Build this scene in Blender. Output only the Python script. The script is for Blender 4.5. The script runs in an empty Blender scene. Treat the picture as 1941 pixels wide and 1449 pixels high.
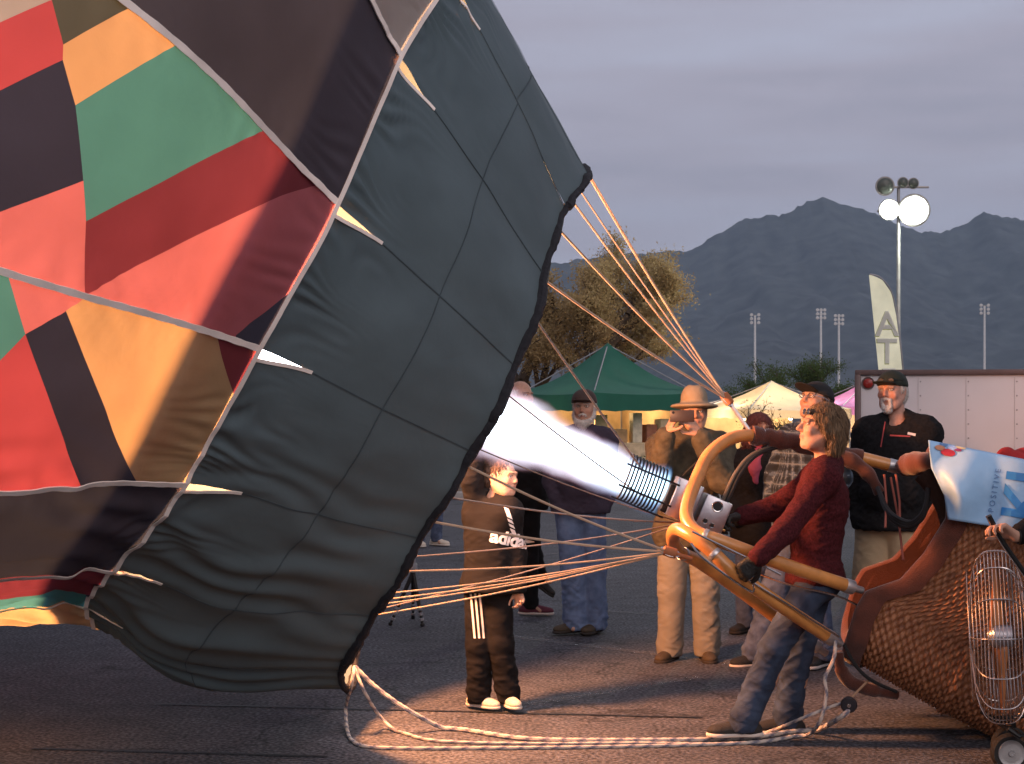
import bpy, bmesh, math, random
import numpy as np
from mathutils import Vector, Matrix
from mathutils.bvhtree import BVHTree

scene = bpy.context.scene
COL = scene.collection
random.seed(7)
R = math.radians

# ---------------------------------------------------------------- camera
FPX, HC, HY, CX = 3000.0, 1.68, 760.0, 970.5       # focal length in photo pixels, eye height, horizon row, centre column
cam_d = bpy.data.cameras.new("camera")
cam = bpy.data.objects.new("camera", cam_d)
COL.objects.link(cam)
cam.location = (0, 0, HC)
cam.rotation_euler = (R(90), 0, 0)
cam_d.sensor_fit = 'HORIZONTAL'
cam_d.sensor_width = 36
cam_d.lens = 36 * FPX / 1941
cam_d.shift_y = (HY - 724.5) / 1941
cam_d.clip_start = 0.05
cam_d.clip_end = 20000
scene.camera = cam

# ---------------------------------------------------------------- sky
world = bpy.data.worlds.new("World")
scene.world = world
world.use_nodes = True
wn, wl = world.node_tree.nodes, world.node_tree.links
wn.clear()
def wnode(t, **kw):
    n = wn.new(t)
    for k, v in kw.items():
        setattr(n, k, v)
    return n
w_out = wnode('ShaderNodeOutputWorld')
w_bg = wnode('ShaderNodeBackground')
w_sky = wnode('ShaderNodeTexSky', sky_type='NISHITA', sun_disc=False, sun_elevation=R(3), sun_rotation=R(150), altitude=400, air_density=1.0, dust_density=1.5, ozone_density=2.0)
w_tc = wnode('ShaderNodeTexCoord')
w_map = wnode('ShaderNodeMapping')
w_map.inputs['Scale'].default_value = (2.2, 2.2, 17.0)
w_map.inputs['Location'].default_value = (0.3, 0.7, 0.35)
w_n = wnode('ShaderNodeTexNoise')
w_n.inputs['Scale'].default_value = 1.5
w_n.inputs['Detail'].default_value = 5
w_n.inputs['Roughness'].default_value = 0.5
w_ramp = wnode('ShaderNodeValToRGB')
e = w_ramp.color_ramp.elements
e[0].position, e[0].color = 0.33, (0.25, 0.243, 0.30, 1)
e[1].position, e[1].color = 0.66, (0.325, 0.328, 0.405, 1)
m_ = w_ramp.color_ramp.elements.new(0.46); m_.color = (0.295, 0.28, 0.34, 1)
w_mul = wnode('ShaderNodeMix', data_type='RGBA', blend_type='MULTIPLY')
w_mul.inputs['Factor'].default_value = 1.0
w_mul.inputs[7].default_value = (0.05, 0.05, 0.05, 1)
w_mix = wnode('ShaderNodeMix', data_type='RGBA')
w_mix.inputs['Factor'].default_value = 0.93
wl.new(w_tc.outputs['Generated'], w_map.inputs['Vector'])
wl.new(w_map.outputs['Vector'], w_n.inputs['Vector'])
wl.new(w_n.outputs['Fac'], w_ramp.inputs['Fac'])
wl.new(w_sky.outputs['Color'], w_mul.inputs[6])
wl.new(w_mul.outputs[2], w_mix.inputs[6])
wl.new(w_ramp.outputs['Color'], w_mix.inputs[7])
wl.new(w_mix.outputs[2], w_bg.inputs['Color'])
wl.new(w_bg.outputs[0], w_out.inputs['Surface'])
w_bg.inputs['Strength'].default_value = 1.5

# dim, very soft light of the sun that has just gone down
sun_d = bpy.data.lights.new("sun", 'SUN')
sun_d.energy = 0.95
sun_d.angle = R(40)
sun_d.color = (1.0, 0.85, 0.8)
sun = bpy.data.objects.new("sun", sun_d)
COL.objects.link(sun)
sun.rotation_euler = (R(62), 0, R(18))

scene.view_settings.view_transform = 'Standard'
scene.view_settings.look = 'None'
scene.view_settings.exposure = 0.16
scene.view_settings.gamma = 1.0
scene.view_settings.use_curve_mapping = False
scene.cycles.use_denoising = True
scene.cycles.max_bounces = 8
scene.cycles.transparent_max_bounces = 12
scene.cycles.caustics_reflective = False
scene.cycles.caustics_refractive = False
scene.cycles.sample_clamp_indirect = 6.0

# ---------------------------------------------------------------- helpers
def at(px, py, Y):
    """photo pixel + distance -> point"""
    return Vector(((px - CX) / FPX * Y, Y, HC - (py - HY) / FPX * Y))
def gnd(px, py, z=0.0):
    return at(px, py, FPX * (HC - z) / (py - HY))

MATS = {}
def nt(name):
    m = bpy.data.materials.new(name)
    m.use_nodes = True
    m.node_tree.nodes.clear()
    return m, m.node_tree.nodes, m.node_tree.links
def mat(name, col, rough=0.7, metal=0.0, var=0.18, vscale=6.0, bump=0.15, bscale=120.0, spec=0.3, sheen=0.0, col2=None, stretch=(1, 1, 1), emit=0.0, attr=None, coat=0.0):
    if name in MATS:
        return MATS[name]
    m, n, l = nt(name)
    out = n.new('ShaderNodeOutputMaterial')
    b = n.new('ShaderNodeBsdfPrincipled')
    b.inputs['Roughness'].default_value = rough
    b.inputs['Metallic'].default_value = metal
    b.inputs['Specular IOR Level'].default_value = spec
    b.inputs['Sheen Weight'].default_value = sheen
    b.inputs['Coat Weight'].default_value = coat
    tc = n.new('ShaderNodeTexCoord')
    mp = n.new('ShaderNodeMapping')
    mp.inputs['Scale'].default_value = stretch
    l.new(tc.outputs['Object'], mp.inputs['Vector'])
    nz = n.new('ShaderNodeTexNoise')
    nz.inputs['Scale'].default_value = vscale
    nz.inputs['Detail'].default_value = 6
    l.new(mp.outputs['Vector'], nz.inputs['Vector'])
    mr = n.new('ShaderNodeMapRange')
    mr.inputs['From Min'].default_value = 0.28
    mr.inputs['From Max'].default_value = 0.72
    l.new(nz.outputs['Fac'], mr.inputs['Value'])
    mx = n.new('ShaderNodeMix'); mx.data_type = 'RGBA'
    l.new(mr.outputs['Result'], mx.inputs['Factor'])
    c = Vector(col[:3])
    if attr:
        at_ = n.new('ShaderNodeAttribute'); at_.attribute_name = attr
        d = n.new('ShaderNodeMix'); d.data_type = 'RGBA'; d.blend_type = 'MULTIPLY'; d.inputs['Factor'].default_value = 1
        d.inputs[7].default_value = (1 - var, 1 - var, 1 - var, 1)
        l.new(at_.outputs['Color'], d.inputs[6])
        l.new(d.outputs[2], mx.inputs[6]); l.new(at_.outputs['Color'], mx.inputs[7])
    else:
        a = c * (1 - var); z = Vector(col2) if col2 else c * (1 + var)
        mx.inputs[6].default_value = (*a, 1)
        mx.inputs[7].default_value = (*z, 1)
    l.new(mx.outputs[2], b.inputs['Base Color'])
    if bump:
        n2 = n.new('ShaderNodeTexNoise')
        n2.inputs['Scale'].default_value = bscale
        n2.inputs['Detail'].default_value = 4
        l.new(mp.outputs['Vector'], n2.inputs['Vector'])
        bp = n.new('ShaderNodeBump')
        bp.inputs['Strength'].default_value = bump
        bp.inputs['Distance'].default_value = 0.02
        l.new(n2.outputs['Fac'], bp.inputs['Height'])
        l.new(bp.outputs['Normal'], b.inputs['Normal'])
    if emit:
        b.inputs['Emission Color'].default_value = (*col[:3], 1)
        b.inputs['Emission Strength'].default_value = emit
    l.new(b.outputs[0], out.inputs['Surface'])
    MATS[name] = m
    return m
def emission(name, col, strength):
    if name in MATS:
        return MATS[name]
    m, n, l = nt(name)
    out = n.new('ShaderNodeOutputMaterial'); em = n.new('ShaderNodeEmission')
    em.inputs['Color'].default_value = (*col, 1); em.inputs['Strength'].default_value = strength
    l.new(em.outputs[0], out.inputs['Surface'])
    MATS[name] = m
    return m
def cloth(name, col, trans, trans_w=0.5, rough=0.55, bump=0.07):
    """thin nylon: reflects a little, lets light through"""
    if name in MATS:
        return MATS[name]
    m, n, l = nt(name)
    out = n.new('ShaderNodeOutputMaterial')
    b = n.new('ShaderNodeBsdfPrincipled'); b.inputs['Roughness'].default_value = rough; b.inputs['Specular IOR Level'].default_value = 0.25
    t = n.new('ShaderNodeBsdfTranslucent')
    mx = n.new('ShaderNodeMixShader'); mx.inputs['Fac'].default_value = trans_w
    tc = n.new('ShaderNodeTexCoord')
    nz = n.new('ShaderNodeTexNoise'); nz.inputs['Scale'].default_value = 3.0; nz.inputs['Detail'].default_value = 7
    l.new(tc.outputs['Object'], nz.inputs['Vector'])
    for sh, c in ((b, col), (t, trans)):
        c1 = n.new('ShaderNodeMix'); c1.data_type = 'RGBA'
        l.new(nz.outputs['Fac'], c1.inputs['Factor'])
        c1.inputs[6].default_value = (*[x * 0.78 for x in c], 1)
        c1.inputs[7].default_value = (*[x * 1.22 for x in c], 1)
        l.new(c1.outputs[2], sh.inputs['Base Color' if sh is b else 'Color'])
    n2 = n.new('ShaderNodeTexNoise'); n2.inputs['Scale'].default_value = 9; n2.inputs['Detail'].default_value = 8; n2.inputs['Distortion'].default_value = 1.2
    l.new(tc.outputs['Object'], n2.inputs['Vector'])
    bp = n.new('ShaderNodeBump'); bp.inputs['Strength'].default_value = bump; bp.inputs['Distance'].default_value = 0.03
    l.new(n2.outputs['Fac'], bp.inputs['Height'])
    l.new(bp.outputs['Normal'], b.inputs['Normal']); l.new(bp.outputs['Normal'], t.inputs['Normal'])
    l.new(b.outputs[0], mx.inputs[1]); l.new(t.outputs[0], mx.inputs[2]); l.new(mx.outputs[0], out.inputs['Surface'])
    MATS[name] = m
    return m

def link(o, parent=None):
    COL.objects.link(o)
    if parent is not None:
        o.parent = parent
        o.matrix_parent_inverse = Matrix.Identity(4)
    return o
def tag(o, label=None, cat=None, group=None, kind=None):
    for k, v in (('label', label), ('category', cat), ('group', group), ('kind', kind)):
        if v:
            o[k] = v
    return o
def thing(name, label, cat, loc=(0, 0, 0), rz=0.0, group=None):
    o = bpy.data.objects.new(name, None)
    o.empty_display_size = 0.2
    link(o); o.location = loc; o.rotation_euler = (0, 0, rz)
    return tag(o, label, cat, group)
def meshobj(name, verts, faces, m, parent=None, smooth=True):
    me = bpy.data.meshes.new(name)
    me.from_pydata([tuple(map(float, v)) for v in verts], [], [tuple(map(int, f)) for f in faces])
    me.update()
    if smooth:
        me.polygons.foreach_set('use_smooth', [True] * len(me.polygons))
    me.materials.append(m)
    return link(bpy.data.objects.new(name, me), parent)

class MB:
    """collects simple shapes into one mesh"""
    def __init__(s):
        s.v, s.f = [], []
    def add(s, vs, fs):
        b = len(s.v); s.v += [Vector(v) for v in vs]; s.f += [tuple(i + b for i in f) for f in fs]
        return s
    def box(s, c, size, rot=None, bevel=0.0):
        bm = bmesh.new()
        bmesh.ops.create_cube(bm, size=1)
        bmesh.ops.scale(bm, vec=size, verts=bm.verts)
        if bevel:
            bmesh.ops.bevel(bm, geom=bm.edges[:], offset=bevel, segments=2, affect='EDGES', profile=0.5)
        M = Matrix.Translation(c) @ (rot.to_4x4() if rot is not None else Matrix.Identity(4))
        bm.verts.ensure_lookup_table()
        s.add([M @ v.co for v in bm.verts], [[v.index for v in f.verts] for f in bm.faces])
        bm.free()
        return s
    def tube(s, pts, rad, seg=8, caps=True, closed=False):
        pts = [Vector(p) for p in pts]; n = len(pts)
        rad = rad if hasattr(rad, '__len__') else [rad] * n
        up = None; vs = []; fs = []
        for i, p in enumerate(pts):
            a = pts[(i - 1) % n] if (i or closed) else p
            b = pts[(i + 1) % n] if (i < n - 1 or closed) else p
            t = (b - a)
            t = t.normalized() if t.length > 1e-9 else Vector((0, 0, 1))
            if up is None:
                up = t.orthogonal().normalized()
            up = (up - t * up.dot(t))
            up = up.normalized() if up.length > 1e-6 else t.orthogonal().normalized()
            w = t.cross(up)
            for k in range(seg):
                a_ = 2 * math.pi * k / seg
                vs.append(p + (up * math.cos(a_) + w * math.sin(a_)) * rad[i])
        m = n if closed else n - 1
        for i in range(m):
            j = (i + 1) % n
            for k in range(seg):
                k2 = (k + 1) % seg
                fs.append((i * seg + k, i * seg + k2, j * seg + k2, j * seg + k))
        if caps and not closed:
            fs.append(tuple(range(seg - 1, -1, -1)))
            fs.append(tuple((n - 1) * seg + k for k in range(seg)))
        return s.add(vs, fs)
    def lathe(s, prof, c=(0, 0, 0), axis=(0, 0, 1), seg=24):
        """prof: list of (radius, height along axis)"""
        ax = Vector(axis).normalized(); u = ax.orthogonal().normalized(); w = ax.cross(u); c = Vector(c)
        vs = []; fs = []
        for r, h in prof:
            for k in range(seg):
                a = 2 * math.pi * k / seg
                vs.append(c + ax * h + (u * math.cos(a) + w * math.sin(a)) * r)
        for i in range(len(prof) - 1):
            for k in range(seg):
                k2 = (k + 1) % seg
                fs.append((i * seg + k, i * seg + k2, (i + 1) * seg + k2, (i + 1) * seg + k))
        fs.append(tuple(range(seg - 1, -1, -1))); fs.append(tuple((len(prof) - 1) * seg + k for k in range(seg)))
        return s.add(vs, fs)
    def build(s, name, m, parent=None, smooth=True, sharp=0.7):
        o = meshobj(name, s.v, s.f, m, parent, smooth)
        if smooth and sharp:
            try:
                o.data.set_sharp_from_angle(angle=sharp)
            except Exception:
                pass
        return o
def curve_pts(ctrl, n=12, closed=False):
    """Catmull-Rom through points"""
    P = [Vector(p) for p in ctrl]; out = []; N = len(P)
    rng = range(N if closed else N - 1)
    for i in rng:
        g = (lambda k: P[k % N]) if closed else (lambda k: P[min(max(k, 0), N - 1)])
        p0, p1, p2, p3 = g(i - 1), g(i), g(i + 1), g(i + 2)
        for j in range(n):
            t = j / n
            out.append(0.5 * ((2 * p1) + (p2 - p0) * t + (2 * p0 - 5 * p1 + 4 * p2 - p3) * t * t + (3 * p1 - p0 - 3 * p2 + p3) * t ** 3))
    if not closed:
        out.append(P[-1].copy())
    return out
def text_mesh(body, size=1.0, extrude=0.0, bold=0.0, spacing=1.0):
    """letters as (verts, faces) in the xy plane, lower left at the origin"""
    cu = bpy.data.curves.new("lettering", 'FONT')
    cu.body = body; cu.size = size; cu.extrude = extrude; cu.offset = bold; cu.space_character = spacing; cu.resolution_u = 4
    o = bpy.data.objects.new("lettering", cu); COL.objects.link(o)
    bpy.context.view_layer.update()
    me = bpy.data.meshes.new_from_object(o.evaluated_get(bpy.context.evaluated_depsgraph_get()))
    vs = [v.co.copy() for v in me.vertices]; fs = [tuple(p.vertices) for p in me.polygons]
    bpy.data.objects.remove(o); bpy.data.curves.remove(cu); bpy.data.meshes.remove(me)
    return vs, fs
# ================================================================ ground
m, n, l = nt("asphalt")
out = n.new('ShaderNodeOutputMaterial'); b = n.new('ShaderNodeBsdfPrincipled')
b.inputs['Roughness'].default_value = 0.85; b.inputs['Specular IOR Level'].default_value = 0.25
tc = n.new('ShaderNodeTexCoord')
def asp_noise(scale, detail=4):
    z = n.new('ShaderNodeTexNoise'); z.inputs['Scale'].default_value = scale; z.inputs['Detail'].default_value = detail
    l.new(tc.outputs['Object'], z.inputs['Vector']); return z
nf, nm, nl = asp_noise(48, 6), asp_noise(5, 8), asp_noise(0.5, 6)
rf = n.new('ShaderNodeValToRGB'); rf.color_ramp.elements[0].position = 0.40; rf.color_ramp.elements[1].position = 0.66
rf.color_ramp.elements[0].color = (0.026, 0.027, 0.033, 1); rf.color_ramp.elements[1].color = (0.125, 0.125, 0.143, 1)
l.new(nf.outputs['Fac'], rf.inputs['Fac'])
mm = n.new('ShaderNodeMix'); mm.data_type = 'RGBA'; mm.blend_type = 'OVERLAY'; mm.inputs['Factor'].default_value = 0.55
l.new(rf.outputs['Color'], mm.inputs[6]); l.new(nm.outputs['Fac'], mm.inputs[7])
m2 = n.new('ShaderNodeMix'); m2.data_type = 'RGBA'; m2.blend_type = 'OVERLAY'; m2.inputs['Factor'].default_value = 0.6
l.new(mm.outputs[2], m2.inputs[6]); l.new(nl.outputs['Fac'], m2.inputs[7])
vo = n.new('ShaderNodeTexVoronoi'); vo.feature = 'DISTANCE_TO_EDGE'; vo.inputs['Scale'].default_value = 0.45
wz = asp_noise(2.2, 6); wm = n.new('ShaderNodeVectorMath'); wm.operation = 'SCALE'; wm.inputs['Scale'].default_value = 0.9
wa = n.new('ShaderNodeVectorMath'); wa.operation = 'ADD'
l.new(wz.outputs['Color'], wm.inputs[0]); l.new(tc.outputs['Object'], wa.inputs[0]); l.new(wm.outputs[0], wa.inputs[1]); l.new(wa.outputs[0], vo.inputs['Vector'])
ck = n.new('ShaderNodeMapRange'); ck.inputs['From Min'].default_value = 0.002; ck.inputs['From Max'].default_value = 0.010; ck.inputs['To Min'].default_value = 0.30
l.new(vo.outputs['Distance'], ck.inputs['Value'])
m3 = n.new('ShaderNodeMix'); m3.data_type = 'RGBA'; m3.blend_type = 'MULTIPLY'; m3.inputs['Factor'].default_value = 0.75
l.new(m2.outputs[2], m3.inputs[6]); l.new(ck.outputs[0], m3.inputs[7])
l.new(m3.outputs[2], b.inputs['Base Color'])
bp = n.new('ShaderNodeBump'); bp.inputs['Strength'].default_value = 0.9; bp.inputs['Distance'].default_value = 0.012
l.new(nf.outputs['Fac'], bp.inputs['Height']); l.new(bp.outputs['Normal'], b.inputs['Normal'])
l.new(b.outputs[0], out.inputs['Surface'])
MATS['asphalt'] = m
GS = 9000
tag(meshobj('ground', [(-GS, -60, 0), (GS, -60, 0), (GS, 5800, 0), (-GS, 5800, 0)], [(0, 1, 2, 3)], m, smooth=False), kind='structure')

# worn parking lines and a tar seam, thin sheets on the asphalt
m, n, l = nt("worn_paint")
out = n.new('ShaderNodeOutputMaterial'); b = n.new('ShaderNodeBsdfPrincipled'); b.inputs['Roughness'].default_value = 0.85
tr = n.new('ShaderNodeBsdfTransparent'); mx = n.new('ShaderNodeMixShader'); tc = n.new('ShaderNodeTexCoord')
z = n.new('ShaderNodeTexNoise'); z.inputs['Scale'].default_value = 30; z.inputs['Detail'].default_value = 9; z.inputs['Roughness'].default_value = .75
l.new(tc.outputs['Object'], z.inputs['Vector'])
mr = n.new('ShaderNodeMapRange'); mr.inputs['From Min'].default_value = 0.42; mr.inputs['From Max'].default_value = 0.85
l.new(z.outputs['Fac'], mr.inputs['Value']); l.new(mr.outputs[0], mx.inputs['Fac'])
b.inputs['Base Color'].default_value = (0.26, 0.255, 0.255, 1)
l.new(tr.outputs[0], mx.inputs[1]); l.new(b.outputs[0], mx.inputs[2]); l.new(mx.outputs[0], out.inputs['Surface'])
MATS['worn_paint'] = m
def strip(name, p, q, w, mt, z=0.004):
    p, q = Vector(p), Vector(q); d = (q - p).normalized(); s = Vector((-d.y, d.x, 0)) * w / 2
    vs = []; N = 40; fs = []
    for i in range(N + 1):
        c = p.lerp(q, i / N); j = Vector((0, random.uniform(-0.006, 0.006), 0))
        vs += [(c.x + s.x, c.y + s.y + j.y, z), (c.x - s.x, c.y - s.y + j.y, z)]
    fs = [(2 * i, 2 * i + 1, 2 * i + 3, 2 * i + 2) for i in range(N)]
    return tag(meshobj(name, vs, fs, mt, smooth=False), kind='structure')
strip('parking_line', gnd(1000, 1336), gnd(1330, 1284), 0.1, MATS['worn_paint'])
strip('parking_line', gnd(960, 1206), gnd(1420, 1262), 0.1, MATS['worn_paint'])
strip('parking_line', gnd(700, 1128), gnd(1330, 1172), 0.1, MATS['worn_paint'])
strip('parking_line', gnd(820, 1040), gnd(1400, 1066), 0.1, MATS['worn_paint'])
strip('tar_seam', gnd(300, 1336), gnd(1330, 1362), 0.025, mat('tar', (0.012, 0.012, 0.013), 0.6), 0.005)
strip('tar_seam', gnd(60, 1420), gnd(620, 1436), 0.03, mat('tar', (0.012, 0.012, 0.013), 0.6), 0.005)

# ================================================================ mountains
def vnoise2(x, y, seed=0):
    """smooth value noise on arrays"""
    xi, yi = np.floor(x), np.floor(y); xf, yf = x - xi, y - yi
    u, v = xf * xf * (3 - 2 * xf), yf * yf * (3 - 2 * yf)
    def h(a, c):
        k = np.sin(a * 127.1 + c * 311.7 + seed * 74.7) * 43758.5453
        return k - np.floor(k)
    return (h(xi, yi) * (1 - u) + h(xi + 1, yi) * u) * (1 - v) + (h(xi, yi + 1) * (1 - u) + h(xi + 1, yi + 1) * u) * v
def fbm(x, y, o=5, seed=0):
    s = 0; a = 0.5
    for i in range(o):
        s = s + a * vnoise2(x * 2 ** i, y * 2 ** i, seed + i); a *= 0.5
    return s
RIDGE = [(-1500, 560), (-600, 520), (0, 560), (500, 500), (800, 530), (1000, 505), (1100, 492), (1215, 480), (1300, 477), (1330, 461), (1365, 440), (1400, 419), (1436, 412), (1455, 405), (1490, 408), (1515, 390), (1540, 380), (1560, 374), (1585, 386), (1620, 394), (1660, 404), (1700, 424), (1745, 440), (1785, 440), (1830, 422), (1850, 410), (1868, 402), (1890, 409), (1915, 411), (1941, 420), (2050, 440), (2300, 500), (2700, 450), (3400, 540)]
rx = np.array([a for a, _ in RIDGE], float); ry = np.array([c for _, c in RIDGE], float)
YR = 4200.0
nx_, ny_ = 800, 150
cols = np.linspace(-1400, 3300, nx_); Ys = np.concatenate([np.linspace(1900, YR, ny_ - 25), np.linspace(YR + 60, 5600, 25)])
CG, YG = np.meshgrid(cols, Ys)
XW = (CG - CX) / FPX * YR * (0.65 + 0.35 * YG / YR)
top = (HY - np.interp(CG, rx, ry)) / FPX * YR + HC
pf = np.where(YG <= YR, np.clip((YG - 1900) / (YR - 1900), 0, 1) ** 1.35, np.clip(1 - (YG - YR) / 1500, 0, 1))
rid = 1 - np.abs(2 * fbm(XW / 330, YG / 1100, 6, 3) - 1)
spur = fbm(XW / 240, YG / 700, 5, 9)
ZG = top * pf * (1 - (1 - pf) * 0.75 * (rid ** 1.5) * (YG < YR)) + (spur - 0.5) * 190 * pf * (1 - pf) * 1.6
ZG += (fbm(CG / 9, YG / 300, 3, 5) - 0.45) * 16 * pf + (np.abs(2 * fbm(XW / 130, YG / 260, 5, 21) - 1)) * -45 * pf * (1 - pf ** 6)
ZG = ZG - 3 * (1 - pf)
vs = np.stack([XW.ravel(), YG.ravel(), ZG.ravel()], 1)
fs = [(j * nx_ + i, j * nx_ + i + 1, (j + 1) * nx_ + i + 1, (j + 1) * nx_ + i) for j in range(len(Ys) - 1) for i in range(nx_ - 1)]
mrock = mat('desert_rock', (0.05, 0.058, 0.055), 0.95, var=0.65, vscale=0.02, bump=0.0)
tag(meshobj('mountain_terrain', vs, fs, mrock), kind='structure')
# ================================================================ hot air balloon envelope, lying on its side
T0 = 39.25
def ring_model(x, y, z, rad, a, p, w):
    nn = np.array([math.cos(p) * math.cos(a), math.cos(p) * math.sin(a), -math.sin(p)])
    uu = np.array([math.sin(p) * math.cos(a), math.sin(p) * math.sin(a), math.cos(p)])
    vv = np.cross(nn, uu)
    t = np.radians(T0 + 22.5 * np.arange(16))[:, None]
    return np.array([x, y, z]) + rad * (np.cos(t) * uu + w * np.sin(t) * vv)
def seen(P, obs):
    """pull the gore points seen in the photo onto their pixels, easing out on the hidden side"""
    P = P.copy(); D = {}
    for k, (px, py) in obs.items():
        D[k] = np.array(at(px, py, P[k, 1])) - P[k]; P[k] = P[k] + D[k]
    ks = sorted(D); lo, hi = ks[0], ks[-1]
    for q, f in ((1, 0.55), (2, 0.2)):
        if (hi + q) % 16 not in D: P[(hi + q) % 16] += D[hi] * f
        if (lo - q) % 16 not in D: P[(lo - q) % 16] += D[lo] * f
    return P
ring0 = seen(ring_model(-0.261, 8.0, 1.723, 1.325, 0.229, 0.458, 0.712),
             {-1: (1116, 332), 0: (1071, 395), 1: (1031, 521), 2: (979, 694), 3: (897, 858), 4: (795, 1020), 5: (706, 1170), 6: (648, 1272), 7: (668, 1292)})
ring1 = seen(ring_model(-1.158, 7.732, 2.343, 1.811, 0.26, 0.491, 0.842),
             {0: (858, -52), 1: (757, 107), 2: (640, 385), 3: (490, 660), 4: (350, 915), 5: (215, 1080), 6: (163, 1150), 7: (205, 1180)})
ring2 = seen(ring_model(-1.772, 7.619, 2.773, 2.431, 0.157, 0.443, 1.003),
             {2: (230, 0), 3: (0, 510), 4: (-140, 929), 5: (-225, 1128), 6: (-180, 1165), 7: (-80, 1172)})
mid = 0.5 * (ring0 + ring1)
for k, (px, py) in {5: (425, 1150), 6: (330, 1252), 7: (400, 1285)}.items():
    mid[k] = np.array(at(px, py, mid[k, 1]))
cen2 = ring2.mean(0)
rings = [ring0, mid, ring1, ring2]
SV = [0.0, 0.5, 1.0, 2.0]
for i, (c, sc) in enumerate([((-3.3, 7.7, 3.5), 1.32), ((-5.6, 7.8, 4.5), 1.72), ((-8.4, 7.9, 5.2), 1.95), ((-11.4, 8.0, 5.6), 1.7), ((-13.4, 8.0, 5.7), 0.9), ((-13.9, 8.0, 5.7), 0.08)]):
    Q = (ring2 - cen2) * sc + np.array(c)
    Q[:, 2] = np.where(Q[:, 2] < 0.5, 0.5 - (0.5 - Q[:, 2]) * 0.12, Q[:, 2])
    rings.append(Q); SV.append(3.0 + i)
RG = np.array(rings); SV = np.array(SV)
TAN = np.zeros_like(RG)
for i in range(len(SV)):
    a, c = max(i - 1, 0), min(i + 1, len(SV) - 1)
    TAN[i] = (RG[c] - RG[a]) / (SV[c] - SV[a])
def surf0(S, K):
    S = np.clip(np.asarray(S, float), 0, SV[-1] - 1e-6); K = np.asarray(K, float)
    k0 = np.floor(K).astype(int); t = (K - k0)[:, None]
    W = [(-t + 2 * t * t - t ** 3) / 2, (2 - 5 * t * t + 3 * t ** 3) / 2, (t + 4 * t * t - 3 * t ** 3) / 2, (-t * t + t ** 3) / 2]
    j = np.clip(np.searchsorted(SV, S, side='right') - 1, 0, len(SV) - 2)
    h = (SV[j + 1] - SV[j])[:, None]; u = ((S - SV[j]) / (SV[j + 1] - SV[j]))[:, None]
    def row(A, idx):
        return sum(W[q] * A[idx, (k0 + q - 1) % 16] for q in range(4))
    return ((2 * u ** 3 - 3 * u ** 2 + 1) * row(RG, j) + (u ** 3 - 2 * u ** 2 + u) * h * row(TAN, j)
            + (-2 * u ** 3 + 3 * u ** 2) * row(RG, j + 1) + (u ** 3 - u ** 2) * h * row(TAN, j + 1))
def normals(S, K):
    e_ = 0.01
    ds = surf0(S + e_, K) - surf0(np.maximum(S - e_, 0), K); dk = surf0(S, K + e_) - surf0(S, K - e_)
    nn = np.cross(dk, ds); nn /= np.linalg.norm(nn, axis=1)[:, None] + 1e-12
    return nn
_c = normals(np.array([0.6]), np.array([3.0]))[0]
NSIGN = 1.0 if _c[1] < 0 else -1.0
def wrinkle(S, K):
    kk = K - np.round(K)
    bow = 0.05 * np.cos(np.pi * kk) ** 2 * 0                       # kept flat along the tapes
    w1 = np.exp(-np.abs(S - 1) / 0.13) * (1 - np.exp(-((S - 1) / 0.035) ** 2))
    ph = 3 * vnoise2(K * 3, S * 4, 2)
    g = np.where(S > 1, 0.008, 0.020) * w1 * np.sin(2 * np.pi * (K * 7.1 + 1.5 * ph + 2.5 * (S - 1) * np.sin(K * 9))) * np.clip(1.7 * vnoise2(K * 7, S * 2, 7) - 0.2, 0, 1.4)
    g += 0.012 * (1 - np.exp(-(kk / 0.025) ** 2)) * np.exp(-np.abs(kk) / 0.10) * np.sin(2 * np.pi * (S * 13 + K * 5 + 2 * vnoise2(S * 6, K * 5, 4))) * np.clip(S - 1.0, 0, 0.3) * 1.6
    g += 0.05 * (fbm(S * 2.3, K * 1.6, 3, 11) - 0.45)
    low = np.clip((K % 16 - 3.2) / 1.5, 0, 1) * np.clip((10 - K % 16) / 2, 0, 1)
    g += low * 0.013 * np.sin(2 * np.pi * (K * 3.1 + S * 1.2 + 1.6 * vnoise2(K * 2, S * 3, 5))) * np.clip(S * 3, 0.25, 1)
    g += 0.03 * (1 - np.cos(2 * np.pi * K)) * 0.5 * np.clip(np.abs(S - 1), 0, 0.5)   # gores bulge between the tapes
    return g
def surf(S, K, off=0.0):
    S, K = np.asarray(S, float), np.asarray(K, float)
    return surf0(S, K) + (NSIGN * normals(S, K)) * (wrinkle(S, K) + off)[:, None]
def project(P):
    return np.stack([CX + FPX * P[:, 0] / P[:, 1], HY + FPX * (HC - P[:, 2]) / P[:, 1]], 1)
_gs, _gk = np.meshgrid(np.linspace(0, 2.9, 175), np.linspace(-1.2, 7.0, 329))
_gp = project(surf(_gs.ravel(), _gk.ravel()))
def sk(px, py, s=None, k=None):
    """photo pixel -> place on the envelope's near side"""
    d = ((_gp - np.array([px, py])) ** 2).sum(1)
    if s is not None: d = d + 1e6 * (np.abs(_gs.ravel() - s) > 0.02)
    if k is not None: d = d + 1e6 * (np.abs(_gk.ravel() - k) > 0.03)
    i = int(d.argmin()); a, c = _gs.ravel()[i], _gk.ravel()[i]; st = 0.016
    for _ in range(6):
        cand = np.array([(a + i_ * st / 2, c + j_ * st / 2) for i_ in range(-2, 3) for j_ in range(-2, 3)])
        cand[:, 0] = np.clip(cand[:, 0], 0, 2.95)
        q = project(surf(cand[:, 0], cand[:, 1])); t = ((q - np.array([px, py])) ** 2).sum(1).argmin()
        a, c = cand[t]; st /= 2
    return (a if s is None else s, c if k is None else k)

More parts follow.
